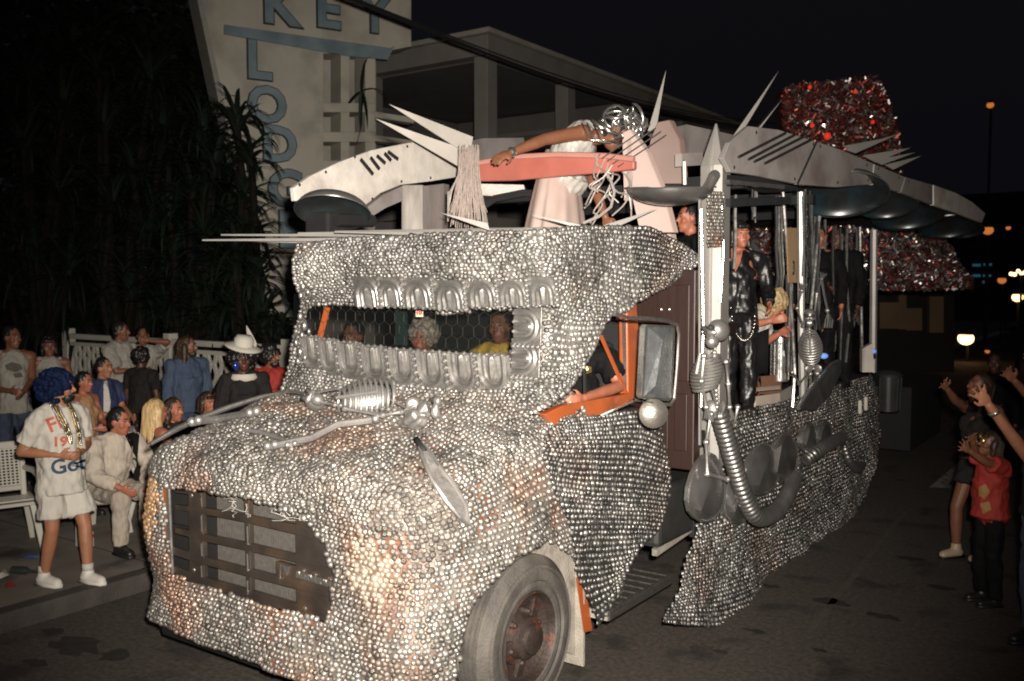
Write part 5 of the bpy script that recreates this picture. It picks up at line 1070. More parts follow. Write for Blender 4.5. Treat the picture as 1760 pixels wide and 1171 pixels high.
CL = dict(white2=mat('cloth_white_dimmed', (.33, .31, .275), .85, 0, .12, 9, .25, 120), white=mat('cloth_white', (.52, .495, .44), .8, 0, .06, 9, .25, 120), cream=mat('suit_cream', (.46, .405, .335), .8, 0, .10, 60, .2, 150, stretch=(1, 1, .05)), black=mat('cloth_black', (.006, .006, .007), .85, 0, .3, 8, .2, 90, spec=.15), gloss=mat('cloth_gloss', (.010, .010, .011), .36, 0, .3, 8, .2, 40), blue=mat('cloth_blue', (.050, .075, .125), .85, 0, .2, 8, .25, 120), navy=mat('cloth_navy', (.025, .035, .10), .85, 0, .2, 8, .2, 120), red=mat('cloth_red', (.30, .022, .016), .75, 0, .12, 8, .2, 120), denim=mat('denim', (.045, .06, .10), .85, 0, .25, 12, .3, 140), tan=mat('cloth_tan', (.36, .20, .10), .8, 0, .1, 8), dark=mat('cloth_dark', (.018, .016, .016), .85, 0, .2, 8, .2, 120, spec=.2), yellow=mat('cloth_yellow', (.55, .38, .06), .8, 0, .1, 8), dress=mat('dress_pink_lit', (.46, .36, .325), .7, 0, .10, 5, .2, 90, (.44, .24, .20), 2, .48, .75), shoe=mat('shoe_white', (.60, .58, .53), .6, 0, .08, 20), shoeb=mat('shoe_black', (.015, .014, .014), .4), shoet=mat('shoe_tan', (.45, .34, .24), .4), satin=mat('satin_white', (.46, .44, .415), .42, 0, .08, 6, .15, 60), stripe=mat('trousers_striped', (.36, .31, .255), .8, 0, .12, 50, .2, 150, stretch=(1, 1, .05)))  # colours hold light: rear-row white dimmed by distance, dress tinted by red lamps
DEF = dict(rA=(.10, 0, .08), lA=(-.10, 0, .08), rK=(.10, .025, .49), lK=(-.10, .025, .49), rH=(.085, 0, .92), lH=(-.085, 0, .92), pel=(0, 0, .97), che=(0, .01, 1.27), nek=(0, -.005, 1.475), hed=(0, .03, 1.635), rS=(.185, 0, 1.415), lS=(-.185, 0, 1.415), rW=(.25, .08, .88), lW=(-.25, .08, .88))
def idir(r_, t_): 
    f = Vector((_fw.x, _fw.y, 0)).normalized(); return (_rt * r_ - f * t_).normalized()
def ik(a, c, l1, l2, hint):
    d = c - a; L = min(d.length, (l1 + l2) * .995); u = d.normalized(); c = a + u * L
    x = (l1 * l1 - l2 * l2 + L * L) / (2 * L); h = math.sqrt(max(l1 * l1 - x * x, 0)); hv = hint - u * hint.dot(u); hv.normalize(); return a + u * x + hv * h, c
NP_ = [0]
def person(label, pos, face, h=1.75, j=None, jw=None, look=None, skin=0, fem=False, top=None, bot=None, shoes='shoeb', hair=('short', 'black'), vox=.0125, hint=None, grip=.5, splay=5., group='spectators', beard=None, feet=True, cat='person', belly=0., extra=None):
    NP_[0] += 1; sd = NP_[0] * 3.7; s = h / 1.75; pos = Vector(pos); f = Vector((face[0], face[1], 0)).normalized(); r_ = Vector((f.y, -f.x, 0)); up = Vector((0, 0, 1))
    W = lambda p: pos + (r_ * p[0] + f * p[1] + up * p[2]) * s
    J = {k: W(v) for k, v in {**DEF, **(j or {})}.items()}
    for k, v in (jw or {}).items(): J[k] = Vector(v)
    t = thing('person', label, cat, pos, group); b = MB(); w = .92 if fem else 1.0
    hints = {**dict(rE=(.6, -.8, -.3), lE=(-.6, -.8, -.3)), **(hint or {})}
    for q in 'rl':
        if q + 'E' not in J:
            hv = Vector(hints[q + 'E']); J[q + 'E'], J[q + 'W'] = ik(J[q + 'S'], J[q + 'W'], .29 * s, .265 * s, r_ * hv.x + f * hv.y + up * hv.z)
    ax = (J['nek'] - J['pel']).normalized(); sr = (J['rS'] - J['lS']).normalized(); fr = ax.cross(sr); fr = -fr if fr.dot(f) < 0 and abs(ax.z) > .5 else fr
    sr = sr - ax * sr.dot(ax); sr.normalize(); fr = sr.cross(ax) * -1; 
    if fr.dot(f) < -.2: fr = -fr
    rt_ = Matrix((sr, fr, ax)).transposed()
    if rt_.determinant() < 0: rt_ = Matrix((sr, fr, ax)).transposed()
    def torso(mb, g=0., bare=False):
        mb.ell(J['pel'] - ax * .02 * s, ((.155 * w + g) * s, (.115 + g) * s, (.14 + g) * s), rt_, 14, 10)
        mb.ell(J['pel'].lerp(J['che'], .5) + fr * belly * .5 * s, ((.138 * w + belly * .6 + g) * s, (.105 + belly + g) * s, (.19 + g) * s), rt_, 14, 10)
        mb.ell(J['che'] + ax * .02 * s, ((.158 * w + g) * s, (.115 + g) * s, (.20 + g) * s), rt_, 14, 10)
        for q in 'rl':
            if bare: mb.cap(J['nek'].lerp(J[q + 'S'], .55), J['che'] + ax * .1 * s, (.035 + g) * s, (.06 + g) * s)
            else: mb.cap(J[q + 'S'] - ax * g * .3 * s, J['nek'].lerp(J['che'], .12), (.060 + g * .75) * s, (.062 + g * .6) * s)
        if fem:
            for k in (-1, 1): mb.ell(J['che'] + fr * .085 * s + sr * .07 * k * s - ax * .0 * s, (.065 + g) * s, None, 10, 8)
    torso(b)
    hl = Vector(look).normalized() if look is not None else (f - up * .05).normalized(); hx = hl.cross(up).normalized(); hu = hx.cross(hl); hr = Matrix((hx, hl, hu)).transposed(); H = J['hed']
    hp_ = lambda x, y, z: H + (hx * x + hl * y + hu * z) * s
    b.cap(J['nek'] - ax * .03 * s, H - hu * .05 * s - hl * .02 * s, .058 * s * w, .052 * s * w)
    S3 = lambda *a: tuple(v * s for v in a)
    b.ell(hp_(0, -.008, .015), S3(.073, .092, .102), hr, 16, 12); b.ell(hp_(0, .032, -.07), S3(.054, .056, .058), hr, 12, 8)
    b.ell(hp_(0, .068, -.108), S3(.026, .02, .018), hr, 8, 6); b.cap(hp_(0, .082, .012), hp_(0, .106, -.028), .010 * s, .016 * s, 8)
    b.cap(hp_(-.04, .074, .028), hp_(.04, .074, .028), .014 * s, .014 * s, 8); b.ell(hp_(0, .084, -.068), S3(.026, .012, .012), hr, 8, 6)
    for k in (-1, 1): b.ell(hp_(.076 * k, -.005, -.01), S3(.012, .024, .032), hr, 8, 6); b.ell(hp_(.042 * k, .06, -.03), S3(.026, .024, .026), hr, 8, 6)
    for q in 'rl':
        E, Wr, A, K, Hp, S_ = (J[q + k] for k in 'EWAKHS'); k = 1 if q == 'r' else -1
        b.cap(S_, E, .054 * s * w, .042 * s * w); b.cap(E, E.lerp(Wr, .35), .041 * s * w, .041 * s * w); b.cap(E.lerp(Wr, .3), Wr, .041 * s * w, .027 * s * w)
        b.cap(Hp, K, .085 * s, .056 * s); b.cap(K, K.lerp(A, .35), .055 * s, .056 * s); b.cap(K.lerp(A, .35), A, .056 * s, .036 * s)
        d = (Wr - E).normalized(); pn = (fr * .3 + sr * -k).normalized(); pn = (pn - d * pn.dot(d)).normalized(); sd_ = d.cross(pn)
        pc_ = Wr + d * .055 * s; b.ell(pc_, S3(.040, .018, .055), Matrix((sd_, pn, d)).transposed(), 10, 8)
        for n_, o_, L in ((0, -.030, .062), (1, -.010, .075), (2, .010, .070), (3, .029, .055)):
            p0 = Wr + (d * .09 + sd_ * o_) * s; sp_ = sd_ * o_ * splay; d1 = (d + sp_ * (1.3 - grip) + pn * grip * .6).normalized(); p1 = p0 + d1 * L * .55 * s; d2 = (d1 + pn * grip * 1.6).normalized(); p2 = p1 + d2 * L * .5 * s
            b.cap(p0, p1, .0105 * s, .0095 * s, 7); b.cap(p1, p2, .0095 * s, .008 * s, 7)
        th = sd_ * (-1 if sd_.dot(fr + up) < 0 else 1); p0 = Wr + (d * .03 + th * .022) * s; p1 = p0 + (d * .6 + th * .8 + pn * .3).normalized() * .04 * s; p2 = p1 + (d + th * .3 + pn * .3 * grip).normalized() * .035 * s; b.cap(p0, p1, .013 * s, .011 * s, 7); b.cap(p1, p2, .011 * s, .009 * s, 7)
        fd = Vector(((K - A).x, (K - A).y, 0)); fd = f if fd.length < .12 else (f * .6 + fd.normalized() * .4).normalized(); J[q + 'F'] = fd
        b.cap(A - up * .035 * s, A - up * .045 * s + fd * .12 * s, .04 * s, .032 * s)
    sput('body', remesh(b, vox), SK[skin], t)
    for k in (-1, 1):
        e = sput('eye', MB().ell(hp_(.031 * k, .080, .006), S3(.014, .009, .008), hr, 8, 6).mesh('eye'), M_ewhite, t)
        sput('iris', MB().ell(hp_(.031 * k, .0865, .006), S3(.0065, .004, .0065), hr, 8, 6).mesh('iris'), M_eye, e)
        sput('eyebrow', MB().cap(hp_(.016 * k, .090, .030), hp_(.048 * k, .078, .030), .0055 * s, .004 * s, 6).mesh('eyebrow'), HAIRM[hair[1]] if hair and hair[1] != 'blue' else HAIRM['black'], t)
    sput('lips', MB().ell(hp_(0, .0935, -.068), S3(.022, .006, .008), hr, 8, 6).mesh('lips'), M_lip, t)
    if beard:
        m_ = MB().ell(hp_(0, .046, -.088), S3(.058, .056, .048), hr, 12, 8); m_.cap(hp_(-.024, .094, -.048), hp_(.024, .094, -.048), .008 * s, .008 * s, 6); sput('beard', remesh(m_, .009, 1, .006, 40, sd), HAIRM[beard], t)
    if hair:
        kd, hc = hair; m_ = MB(); wr_ = .008; wf_ = 40
        m_.ell(hp_(0, -.022, .030), S3(.083, .092, .100), hr, 16, 12); m_.ell(hp_(0, -.045, -.01), S3(.076, .062, .085), hr, 12, 8)
        if kd == 'long':
            for x, y, x2, y2, z2 in ((.062, -.02, .085, -.03, -.26), (-.062, -.02, -.085, -.03, -.26), (0, -.07, 0, -.10, -.33), (.045, -.06, .06, -.09, -.34), (-.045, -.06, -.06, -.09, -.34)): m_.cap(hp_(x, y, .0), hp_(x2, y2, z2), .045 * s, .035 * s)
        if kd == 'curly': m_.ell(hp_(0, -.03, .03), S3(.118, .115, .125), hr, 14, 10); wr_, wf_ = .022, 32
        if kd == 'wig': m_.ell(hp_(0, -.045, .03), S3(.145, .135, .125), hr, 16, 12); m_.ell(hp_(-.02, -.10, -.05), S3(.12, .09, .10), hr, 14, 10); wr_, wf_ = .03, 26
        if kd == 'bob':
            for k in (-1, 1): m_.cap(hp_(.068 * k, -.01, .02), hp_(.075 * k, -.01, -.10), .035 * s, .03 * s)
            m_.cap(hp_(-.04, .075, .065), hp_(.04, .075, .065), .022 * s, .022 * s)
        ho = sput('hair', remesh(m_, .010, 1, wr_, wf_, sd), HAIRM[hc], t)
        if kd in ('long', 'bob') :
            st = MB(); rr = random.Random(NP_[0])
            for i in range(90):
                a = rr.uniform(math.pi * .93, math.pi * 2.07); x0, y0 = math.cos(a) * .06, math.sin(a) * .07 - .012; L = rr.uniform(.26, .40) if kd == 'long' else .14
                q0 = hp_(x0 * .5, y0 * .5, .125); q1 = hp_(x0 * 1.36, y0 * 1.36 - .02, .05); q2 = hp_(x0 * 1.5, y0 * 1.5 - .02, -.08); q3 = hp_(x0 * 1.45 + rr.uniform(-.02, .02), y0 * 1.6 - .02, .03 - L)
                st.tube([tuple(v) for v in crv(np.array([tuple(v) for v in (q0, q1, q2, q3)]), np.linspace(0, 1, 9))], [.005] * 7 + [.004, .0015], 4)
            sput('hair_strands', st.mesh('hair_strands'), HAIRM[hc], ho, kind='stuff')
        if kd == 'wig':
            st = MB(); rr = random.Random(NP_[0])
            for i in range(150):
                a, e = rr.uniform(0, 6.28), rr.uniform(-1.2, 1.5); d = Vector((math.cos(a) * math.cos(e), math.sin(a) * math.cos(e), math.sin(e)))
                if d.y > .35 and d.z < .5: continue
                c = hp_(d.x * .15, d.y * .14 - .05, d.z * .13 + .01); st.ell(c, .022 * s * rr.uniform(.7, 1.3), None, 7, 5)
            sput('wig_curls', st.mesh('wig_curls'), HAIRM[hc], ho, kind='stuff')
    D_ = dict(J=J, t=t, hp=hp_, s=s, f=f, r=r_, fr=fr, sr=sr, ax=ax, hr=hr)
    if bot:
        m_ = MB(); kd, cm = bot[0], bot[1]; g = .018 * s
        if kd in ('shorts', 'trousers'):
            m_.ell(J['pel'] - ax * .02 * s, (.165 * s, .125 * s, .13 * s), rt_, 14, 10)
            for q in 'rl':
                K, A, Hp = J[q + 'K'], J[q + 'A'], J[q + 'H']
                if kd == 'shorts': e = Hp.lerp(K, bot[2] if len(bot) > 2 else .78); m_.tube([Hp, Hp.lerp(e, .5), e], [.105 * s, .108 * s, .112 * s], 14); m_.ell(Hp, .105 * s)
                else: m_.cap(Hp, K, .10 * s, .078 * s); m_.tube([K, K.lerp(A, .5), A + (K - A) * .04], [.079 * s, .072 * s, .070 * s], 12); m_.ell(K, .079 * s)
            D_['bot'] = sput(kd, remesh(m_, .0125, 1, .020, 13, sd), CL[cm], t)
        elif kd in ('skirt', 'dress'):
            hem = bot[2]; n = 72; ring = []; c0 = J['pel'] + up * .15 * s + ax * .05 * s; c1 = J['pel'] - up * hem * s
            rows_ = []
            for i in range(9):
                q = i / 8; c = c0.lerp(c1, q); rx = (.155 + .15 * q ** .8 * (bot[3] if len(bot) > 3 else 1)) * s
                rows_.append([c + sr * rx * (1 + .10 * q * math.sin(9 * a + q) + .06 * math.sin(17 * a + 3 * q) * q) * math.cos(a) + fr * rx * .85 * (1 + .13 * q * math.sin(11 * a)) * math.sin(a) for a in np.linspace(0, 2 * math.pi, n + 1)[:-1]])
            vs = [p for rw_ in rows_ for p in rw_]; fs = [(i * n + k, i * n + (k + 1) % n, (i + 1) * n + (k + 1) % n, (i + 1) * n + k) for i in range(8) for k in range(n)]
            D_['bot'] = sput(kd, MB().add(vs, fs).mesh(kd), CL[cm], t)
    if top:
        m_ = MB(); cm, sl_, hem = top[0], top[1], top[2]; g = top[3] if len(top) > 3 else .018; torso(m_, g, sl_ == 0)
        p1 = J['pel'] - ax * hem * s; m_.tube([J['che'], J['pel'].lerp(J['che'], .4), J['pel'], p1], [(.145 + g) * s, (.14 + belly * .8 + g) * s, (.152 + g) * s, (.158 + g * 1.4) * s], 18)
        for q in 'rl':
            S_, E, Wr = J[q + 'S'], J[q + 'E'], J[q + 'W']
            if sl_ == 0: continue
            m_.ell(S_ - ax * g * s, (.064 + g * .5) * s, None, 10, 8)
            if sl_ <= .6: m_.tube([S_, S_.lerp(E, .5), S_.lerp(E, sl_ * 1.45)], [(.060 + g * .8) * s, (.058 + g * .8) * s, (.060 + g) * s], 12)
            else: m_.cap(S_, E, (.064 + g * .6) * s, (.054 + g * .6) * s); m_.tube([E, E.lerp(Wr, .9)], [(.054 + g * .6) * s, (.044 + g * .5) * s], 12)
        D_['top'] = sput('shirt' if cm != 'cream' else 'jacket', remesh(m_, .0125, 1, .021, 13, sd + 1), CL[cm], t)
    if feet:
        for q in 'rl':
            A, fd = J[q + 'A'], J[q + 'F']; m_ = MB(); m_.cap(A - up * .03 * s - fd * .02 * s, A - up * .045 * s + fd * .145 * s, .052 * s, .042 * s); m_.cap(A + up * .035 * s, A - up * .02 * s, .048 * s, .054 * s)
            sd_ = fd.cross(up); zb = A.z - .078 * s; so = MB(); c = Vector((A.x, A.y, zb)) 
            so.plate([c - fd * .075 * s - sd_ * .04 * s, c + fd * .06 * s - sd_ * .05 * s, c + fd * .17 * s - sd_ * .04 * s, c + fd * .20 * s, c + fd * .17 * s + sd_ * .04 * s, c + fd * .06 * s + sd_ * .05 * s, c - fd * .075 * s + sd_ * .04 * s], (0, 0, .022 * s))
            sh_ = sput('shoe', remesh(m_, .011, 1), CL[shoes], t); sput('sole', so.mesh('sole'), CL['shoe'] if shoes == 'shoe' else CL['shoeb'], sh_)
            if shoes == 'shoe': sput('sock', MB().tube([A + up * .03 * s, A + up * .085 * s], [.048 * s, .044 * s], 12).mesh('sock'), CL['white'], t)
    return D_
def beads(D, r0, drop, m, n=46, rad=.009, name='bead_necklace', tilt=0.):
    J, s = D['J'], D['s']; c = J['nek']; mb = MB(); o = D['t']
    tgt = [bpy.data.objects[k.name] for k in o.children if k.name.split('.')[0] in ('shirt', 'jacket', 'body')]
    for i in range(n):
        a = 2 * math.pi * i / n; x = math.sin(a) * r0; y = math.cos(a); p = c + D['sr'] * (x * (1 + .15 * max(y, 0))) * s + D['fr'] * (.10 + .055 * y if y > 0 else .03 + .08 * y) * s + D['ax'] * ((-.5 + .5 * -y) * drop if y > 0 else -.02 * y + .0) * s * 1.0 + D['ax'] * (.02 - (drop * .5 if y > 0 else drop * .5 * (1 + y))) * s * (1 if y > 0 else 1) * .6
        mb.ell(p, rad * s, None, 6, 5)
    return sput(name, mb.mesh(name), m, o, kind='stuff')
M_bead = mat('silver_beads', (.6, .58, .54), .25, .9, 0, island=.5); M_gold = mat('gold_beads', (.6, .42, .16), .25, .9, 0, island=.5)
def ground(px, d, z0=.14): q = atD(px, 585, d); return Vector((q.x, q.y, z0))
def hgt(ytop, d, z0): return CAMZ - (ytop - 490) * d / FPX - z0
def decal(D, txt, size, px_, py_, d, m, name='print', off=.006, sx=1., rot=0., key='top'):
    """flat print pressed onto a garment"""
    ob = D[key]; o_ = ORG[ob.name]; me = ob.data; bv = BVHTree.FromPolygons([v.co + o_ for v in me.vertices], [tuple(p.vertices) for p in me.polygons])
    c = atD(px_, py_, d); n = (CAM - c).normalized(); rx = n.cross(Vector((0, 0, 1))).normalized() * -1; u = rx.cross(n) * -1; u = Vector((0, 0, 1)) if u.z < 0 else u
    rx, u = rx * math.cos(rot) + u * math.sin(rot), u * math.cos(rot) - rx * math.sin(rot)
    vs, fs = text_geo(txt, size, 0, .004); bm = bmesh.new(); bv_ = [bm.verts.new(v) for v in vs]; [bm.faces.new([bv_[i] for i in f_]) for f_ in fs]; bmesh.ops.subdivide_edges(bm, edges=[e for e in bm.edges if e.calc_length() > .02], cuts=2, use_grid_fill=True); bmesh.ops.triangulate(bm, faces=bm.faces)
    out = []
    bm.verts.index_update()
    for v in bm.verts:
        p = c + rx * v.co.x * sx + u * v.co.y + n * .6; hit = bv.ray_cast(p, -n); out.append((hit[0] + n * off) if hit[0] else c)
    mb = MB().add(out, [[v.index for v in f_.verts] for f_ in bm.faces]); bm.free(); return sput(name, mb.mesh(name), m, ob)

def decal_poly(D, pts, m, name, key='top', off=.006, n=7):
    ob = D[key]; o_ = ORG[ob.name]; me = ob.data; bv = BVHTree.FromPolygons([v.co + o_ for v in me.vertices], [tuple(p.vertices) for p in me.polygons])
    bm = bmesh.new(); f_ = bm.faces.new([bm.verts.new((x, y, 0)) for x, y in pts]); bmesh.ops.triangulate(bm, faces=bm.faces)
    for _ in range(3): bmesh.ops.subdivide_edges(bm, edges=[e for e in bm.edges if e.calc_length() > 4], cuts=1, use_grid_fill=True)
    bmesh.ops.triangulate(bm, faces=bm.faces); bm.verts.index_update(); out = []; ok = []
    for v in bm.verts:
        r_ = ray(v.co.x, v.co.y).normalized(); h = bv.ray_cast(CAM, r_); ok.append(h[0] is not None); out.append(h[0] - r_ * off if h[0] else CAM)
    fs = [[v.index for v in f.verts] for f in bm.faces if all(ok[v.index] for v in f.verts)]; bm.free()
    par = list(range(len(out)))
    def fd(i):
        while par[i] != i: par[i] = par[par[i]]; i = par[i]
        return i
    for f in fs:
        for i in f[1:]: par[fd(i)] = fd(f[0])
    cnt = {}
    for f in fs: cnt[fd(f[0])] = cnt.get(fd(f[0]), 0) + 1
    best = max(cnt, key=cnt.get); fs = [f for f in fs if fd(f[0]) == best]; us = sorted({i for f in fs for i in f}); mp = {o: k for k, o in enumerate(us)}
    return sput(name, MB().add([out[i] for i in us], [[mp[i] for i in f] for f in fs]).mesh(name), m, ob)

# ---- plastic chairs
M_plas = mat('white_plastic', (.52, .50, .44), .35, 0, .05, 4, .02, 30)
def chair(label, loc, ang):
    loc = Vector(loc); t = thing('plastic_chair', label, 'chair', loc, 'white plastic chairs'); Rz = Matrix.Rotation(ang, 3, 'Z'); P = lambda x, y, z: loc + Rz @ Vector((x, y, z))   # +y = front
    m_ = MB(); N_ = 7
    for i in range(N_):
        y0, y1 = -.22 + i * .44 / N_, -.22 + (i + 1) * .44 / N_ - .012; zz = lambda y: .43 + .03 * (y / .22) * (1 if y > .12 else .4); m_.hexa([P(-.23, y0, zz(y0)), P(.23, y0, zz(y0)), P(.23, y1, zz(y1)), P(-.23, y1, zz(y1))], [P(-.23, y0, zz(y0) + .018), P(.23, y0, zz(y0) + .018), P(.23, y1, zz(y1) + .018), P(-.23, y1, zz(y1) + .018)])
    for sx in (-1, 1): m_.bar(P(sx * .235, -.22, .435), P(sx * .235, .23, .45), .03, .045)
    m_.bar(P(-.235, .235, .44), P(.235, .235, .44), .05, .03); m_.build('seat', M_plas, t, True, bevel=.006)
    b = MB(); bz = lambda z: -.22 - .16 * (z - .44) / .45
    for sx in (-1, 1): b.bar(P(sx * .20, bz(.42), .42), P(sx * .21, bz(.88), .88), .05, .035)
    b.bar(P(-.23, bz(.88), .88), P(.23, bz(.88), .88), .035, .07); b.bar(P(-.19, bz(.50), .50), P(.19, bz(.50), .50), .03, .05)
    b.build('backrest', M_plas, t, True, bevel=.012)
    g = MB()
    for i in range(11): x = -.175 + i * .035; g.bar(P(x, bz(.5), .5), P(x, bz(.86), .86), .014, .012)
    for i in range(13): z = .53 + i * .026; g.bar(P(-.19, bz(z) - .004, z), P(.19, bz(z) - .004, z), .010, .012)
    g.build('lattice', M_plas, t, False)
    for sx in (-1, 1):
        a = MB().tube([P(sx * .22, bz(.68), .67), P(sx * .27, -.10, .67), P(sx * .275, .12, .66), P(sx * .265, .215, .62), P(sx * .255, .24, .50), P(sx * .25, .24, .43)], [.026, .03, .032, .03, .027, .026], 10); a.build('armrest', M_plas, t)
        for y0, y1 in ((.21, .27), (-.20, -.30)): MB().hexa([P(sx * .21 - .035, y0 - .03, .44), P(sx * .21 + .035, y0 - .03, .44), P(sx * .21 + .035, y0 + .03, .44), P(sx * .21 - .035, y0 + .03, .44)][::1], [P(sx * .27 - .022, y1 - .02, 0), P(sx * .27 + .022, y1 - .02, 0), P(sx * .27 + .022, y1 + .02, 0), P(sx * .27 - .022, y1 + .02, 0)]).build('leg', M_plas, t, True, bevel=.008)
    return t
hd_ = lambda v: math.atan2(-v.x, v.y)
c1 = atZ(8, 945, .14); chair('white plastic armchair at the left edge with lattice back', (c1.x, c1.y, .14), hd_(idir(.55, .75)))
c2 = atZ(150, 920, .14); chair('white plastic armchair behind the blue wigged man, under the suited man', (c2.x, c2.y, .14), hd_(idir(.75, .45)))
c3 = atZ(262, 905, .14); chair('white plastic chair under the blonde woman', (c3.x - .2, c3.y + .3, .14), hd_(idir(.95, -.1)))

# ---- spectators on the left pavement
g = ground(98, 7.25); D = person('man in big blue curly wig, white printed T-shirt and white shorts at the kerb', g, idir(.92, .40), hgt(641, 7.25, .14), j=dict(rE=(.25, -.14, 1.13), rW=(.13, .13, 1.105), lE=(-.25, .02, 1.13), lW=(-.02, .20, 1.10), rA=(.09, -.12, .08), lA=(-.10, .16, .08), rK=(.10, .0, .48), lK=(-.11, .13, .48), rH=(.085, -.02, .92)), look=idir(1, -.15), skin=0, top=('white', .52, .20, .024), bot=('shorts', 'white', .80), shoes='shoe', hair=('wig', 'blue'), beard='black', hint=dict(rE=(.5, -.5, -1), lE=(-.5, -.5, -1)), grip=1.0, vox=.010, belly=.03)
WM = D; M_inkr = mat('print_red', (.50, .13, .08), .8); M_inkb = mat('print_blue', (.035, .06, .12), .8)
dd = 7.1
decal(D, 'FL', .15, 98, 728, dd, M_inkr, rot=.35); decal(D, '19', .10, 103, 760, dd, M_inkr, sx=1.1); decal(D, 'Gob', .155, 121, 800, dd, M_inkb, rot=.12)
def bead_px(D, pts, m, rad=.011, key='top'):
    ob = D[key]; o_ = ORG[ob.name]; bv = BVHTree.FromPolygons([v.co + o_ for v in ob.data.vertices], [tuple(p.vertices) for p in ob.data.polygons]); P = crv(np.array(pts, float), np.linspace(0, 1, 60)); mb = MB()
    for x, y in P:
        r_ = ray(x, y).normalized(); h = bv.ray_cast(CAM, r_)
        if h[0]: mb.ell(h[0] - r_ * rad * .6, rad, None, 6, 5)
    sput('bead_necklace', mb.mesh('bead_necklace'), m, D['t'], kind='stuff')
for k in range(3): bead_px(D, [(78 + 5 * k, 683 - k), (92 + 5 * k, 704), (107 + 4 * k, 730), (116 + 3 * k, 750), (121 + k, 762)], (M_bead, M_gold, M_bead)[k])
for k in range(2): bead_px(D, [(112 + 6 * k, 690), (124 + 5 * k, 712), (132 + 4 * k, 738), (137 + 2 * k, 764)], (M_gold, M_bead)[k])
g = ground(205, 8.35); D = person('seated man in a cream striped suit and black shirt, leaning forward', g + idir(-1, -.1) * .12, idir(.75, .55), 1.72, j=dict(pel=(0, -.08, .55), rH=(.09, -.03, .52), lH=(-.09, -.03, .52), rK=(.14, .40, .52), lK=(-.12, .40, .52), rA=(.14, .38, .08), lA=(-.12, .42, .08), che=(0, .06, .83), nek=(0, .12, 1.02), hed=(0, .18, 1.17), rS=(.19, .10, .97), lS=(-.19, .10, .97), rW=(.17, .44, .62), lW=(-.12, .42, .62)), look=idir(1, .25) + Vector((0, 0, -.1)), skin=1, top=('cream', 1, .10, .03), bot=('trousers', 'stripe'), hair=('short', 'black'), hint=dict(rE=(.9, -.5, -.4), lE=(-.9, -.5, -.4)), vox=.011)
decal_poly(D, [(206, 728), (224, 728), (240, 745), (236, 792), (216, 752)], CL['black'], 'shirt_front')
g = ground(262, 8.7); person('blonde long haired woman seated with her back to us beside the suited man', g, idir(.6, -.7), 1.66, j=dict(pel=(0, -.05, .58), rH=(.09, 0, .56), lH=(-.09, 0, .56), rK=(.12, .42, .55), lK=(-.12, .42, .55), rA=(.12, .42, .08), lA=(-.12, .42, .08), che=(0, 0, .88), nek=(0, 0, 1.08), hed=(0, .03, 1.24), rS=(.17, 0, 1.03), lS=(-.17, 0, 1.03), rW=(.15, .35, .66), lW=(-.15, .35, .66)), skin=1, fem=True, top=('dark', 0, .05, .012), bot=('trousers', 'dark'), hair=('long', 'blonde'))
SIT = dict(pel=(0, -.05, .55), rH=(.09, 0, .52), lH=(-.09, 0, .52), rK=(.12, .42, .52), lK=(-.12, .42, .52), rA=(.12, .42, .08), lA=(-.12, .42, .08), che=(0, 0, .85), nek=(0, 0, 1.05), hed=(0, .03, 1.21), rS=(.17, 0, 1.0), lS=(-.17, 0, 1.0), rW=(.15, .35, .64), lW=(-.15, .35, .64))
person('brown haired seated woman with warm lit face right of the blonde', ground(293, 9.1), idir(.9, .35), 1.65, j=SIT, skin=1, fem=True, top=('dark', .5, .05), bot=('trousers', 'dark'), hair=('long', 'brown'))
person('seated child with fringe just above the far bonnet edge', ground(352, 9.8), idir(.8, .5), 1.62, j=SIT, skin=1, fem=True, top=('dark', .5, .05), bot=('trousers', 'dark'), hair=('bob', 'brown'))
person('seated spectator half hidden between the child and the white hat', ground(378, 10.3), idir(.5, .8), 1.68, j=SIT, skin=2, top=('dark', .5, .05), bot=('trousers', 'dark'), hair=('short', 'black'))
dd = 9.9; g = ground(174, dd); D = person('boy with black hair in a blue shirt over white behind the suited man', g, idir(.9, .3), hgt(615, dd, .14), j=dict(rW=(.12, .30, 1.08), lW=(-.1, .32, 1.06)), skin=0, top=('navy', .55, .06, .022), bot=('trousers', 'denim'), hair=('short', 'black'), look=idir(.95, .3))
decal_poly(D, [(178, 656), (184, 654), (190, 690), (188, 720), (178, 720)], CL['white'], 'shirt_panel')
dd = 12.4; person('man in a white polo shirt standing before the fence with folded arms', ground(205, dd), idir(.85, .35), hgt(553, dd, .14), j=dict(rW=(-.05, .26, 1.15), lW=(.08, .24, 1.12)), look=idir(1, -.05), skin=2, top=('white2', .6, .08, .03), bot=('trousers', 'dark'), hair=('short', 'black'), hint=dict(rE=(.7, -.2, -.8), lE=(-.7, -.2, -.8)))
dd = 13.0; g = ground(246, dd); person('man holding one bent arm up to his head beside the white polo man', g, idir(.3, .95), hgt(562, dd, .14), jw=dict(lE=atD(288, 588, dd - .1), lW=atD(258, 586, dd - .15)), skin=2, top=('white2', .5, .08, .02), bot=('trousers', 'dark'), hair=('short', 'black'))
dd = 11.3; person('dark curly haired spectator seen from behind in dark clothes', ground(241, dd), idir(.3, -.9), hgt(600, dd, .14), skin=3, top=('dark', .5, .06, .02), bot=('trousers', 'dark'), hair=('curly', 'black'))
dd = 11.0; person('long haired bearded man in a blue shirt before the fence', ground(320, dd), idir(.7, .6), hgt(578, dd, .14), look=idir(1, -.1), skin=2, top=('blue', .95, .10, .03), bot=('trousers', 'denim'), hair=('long', 'brown'), beard='brown')
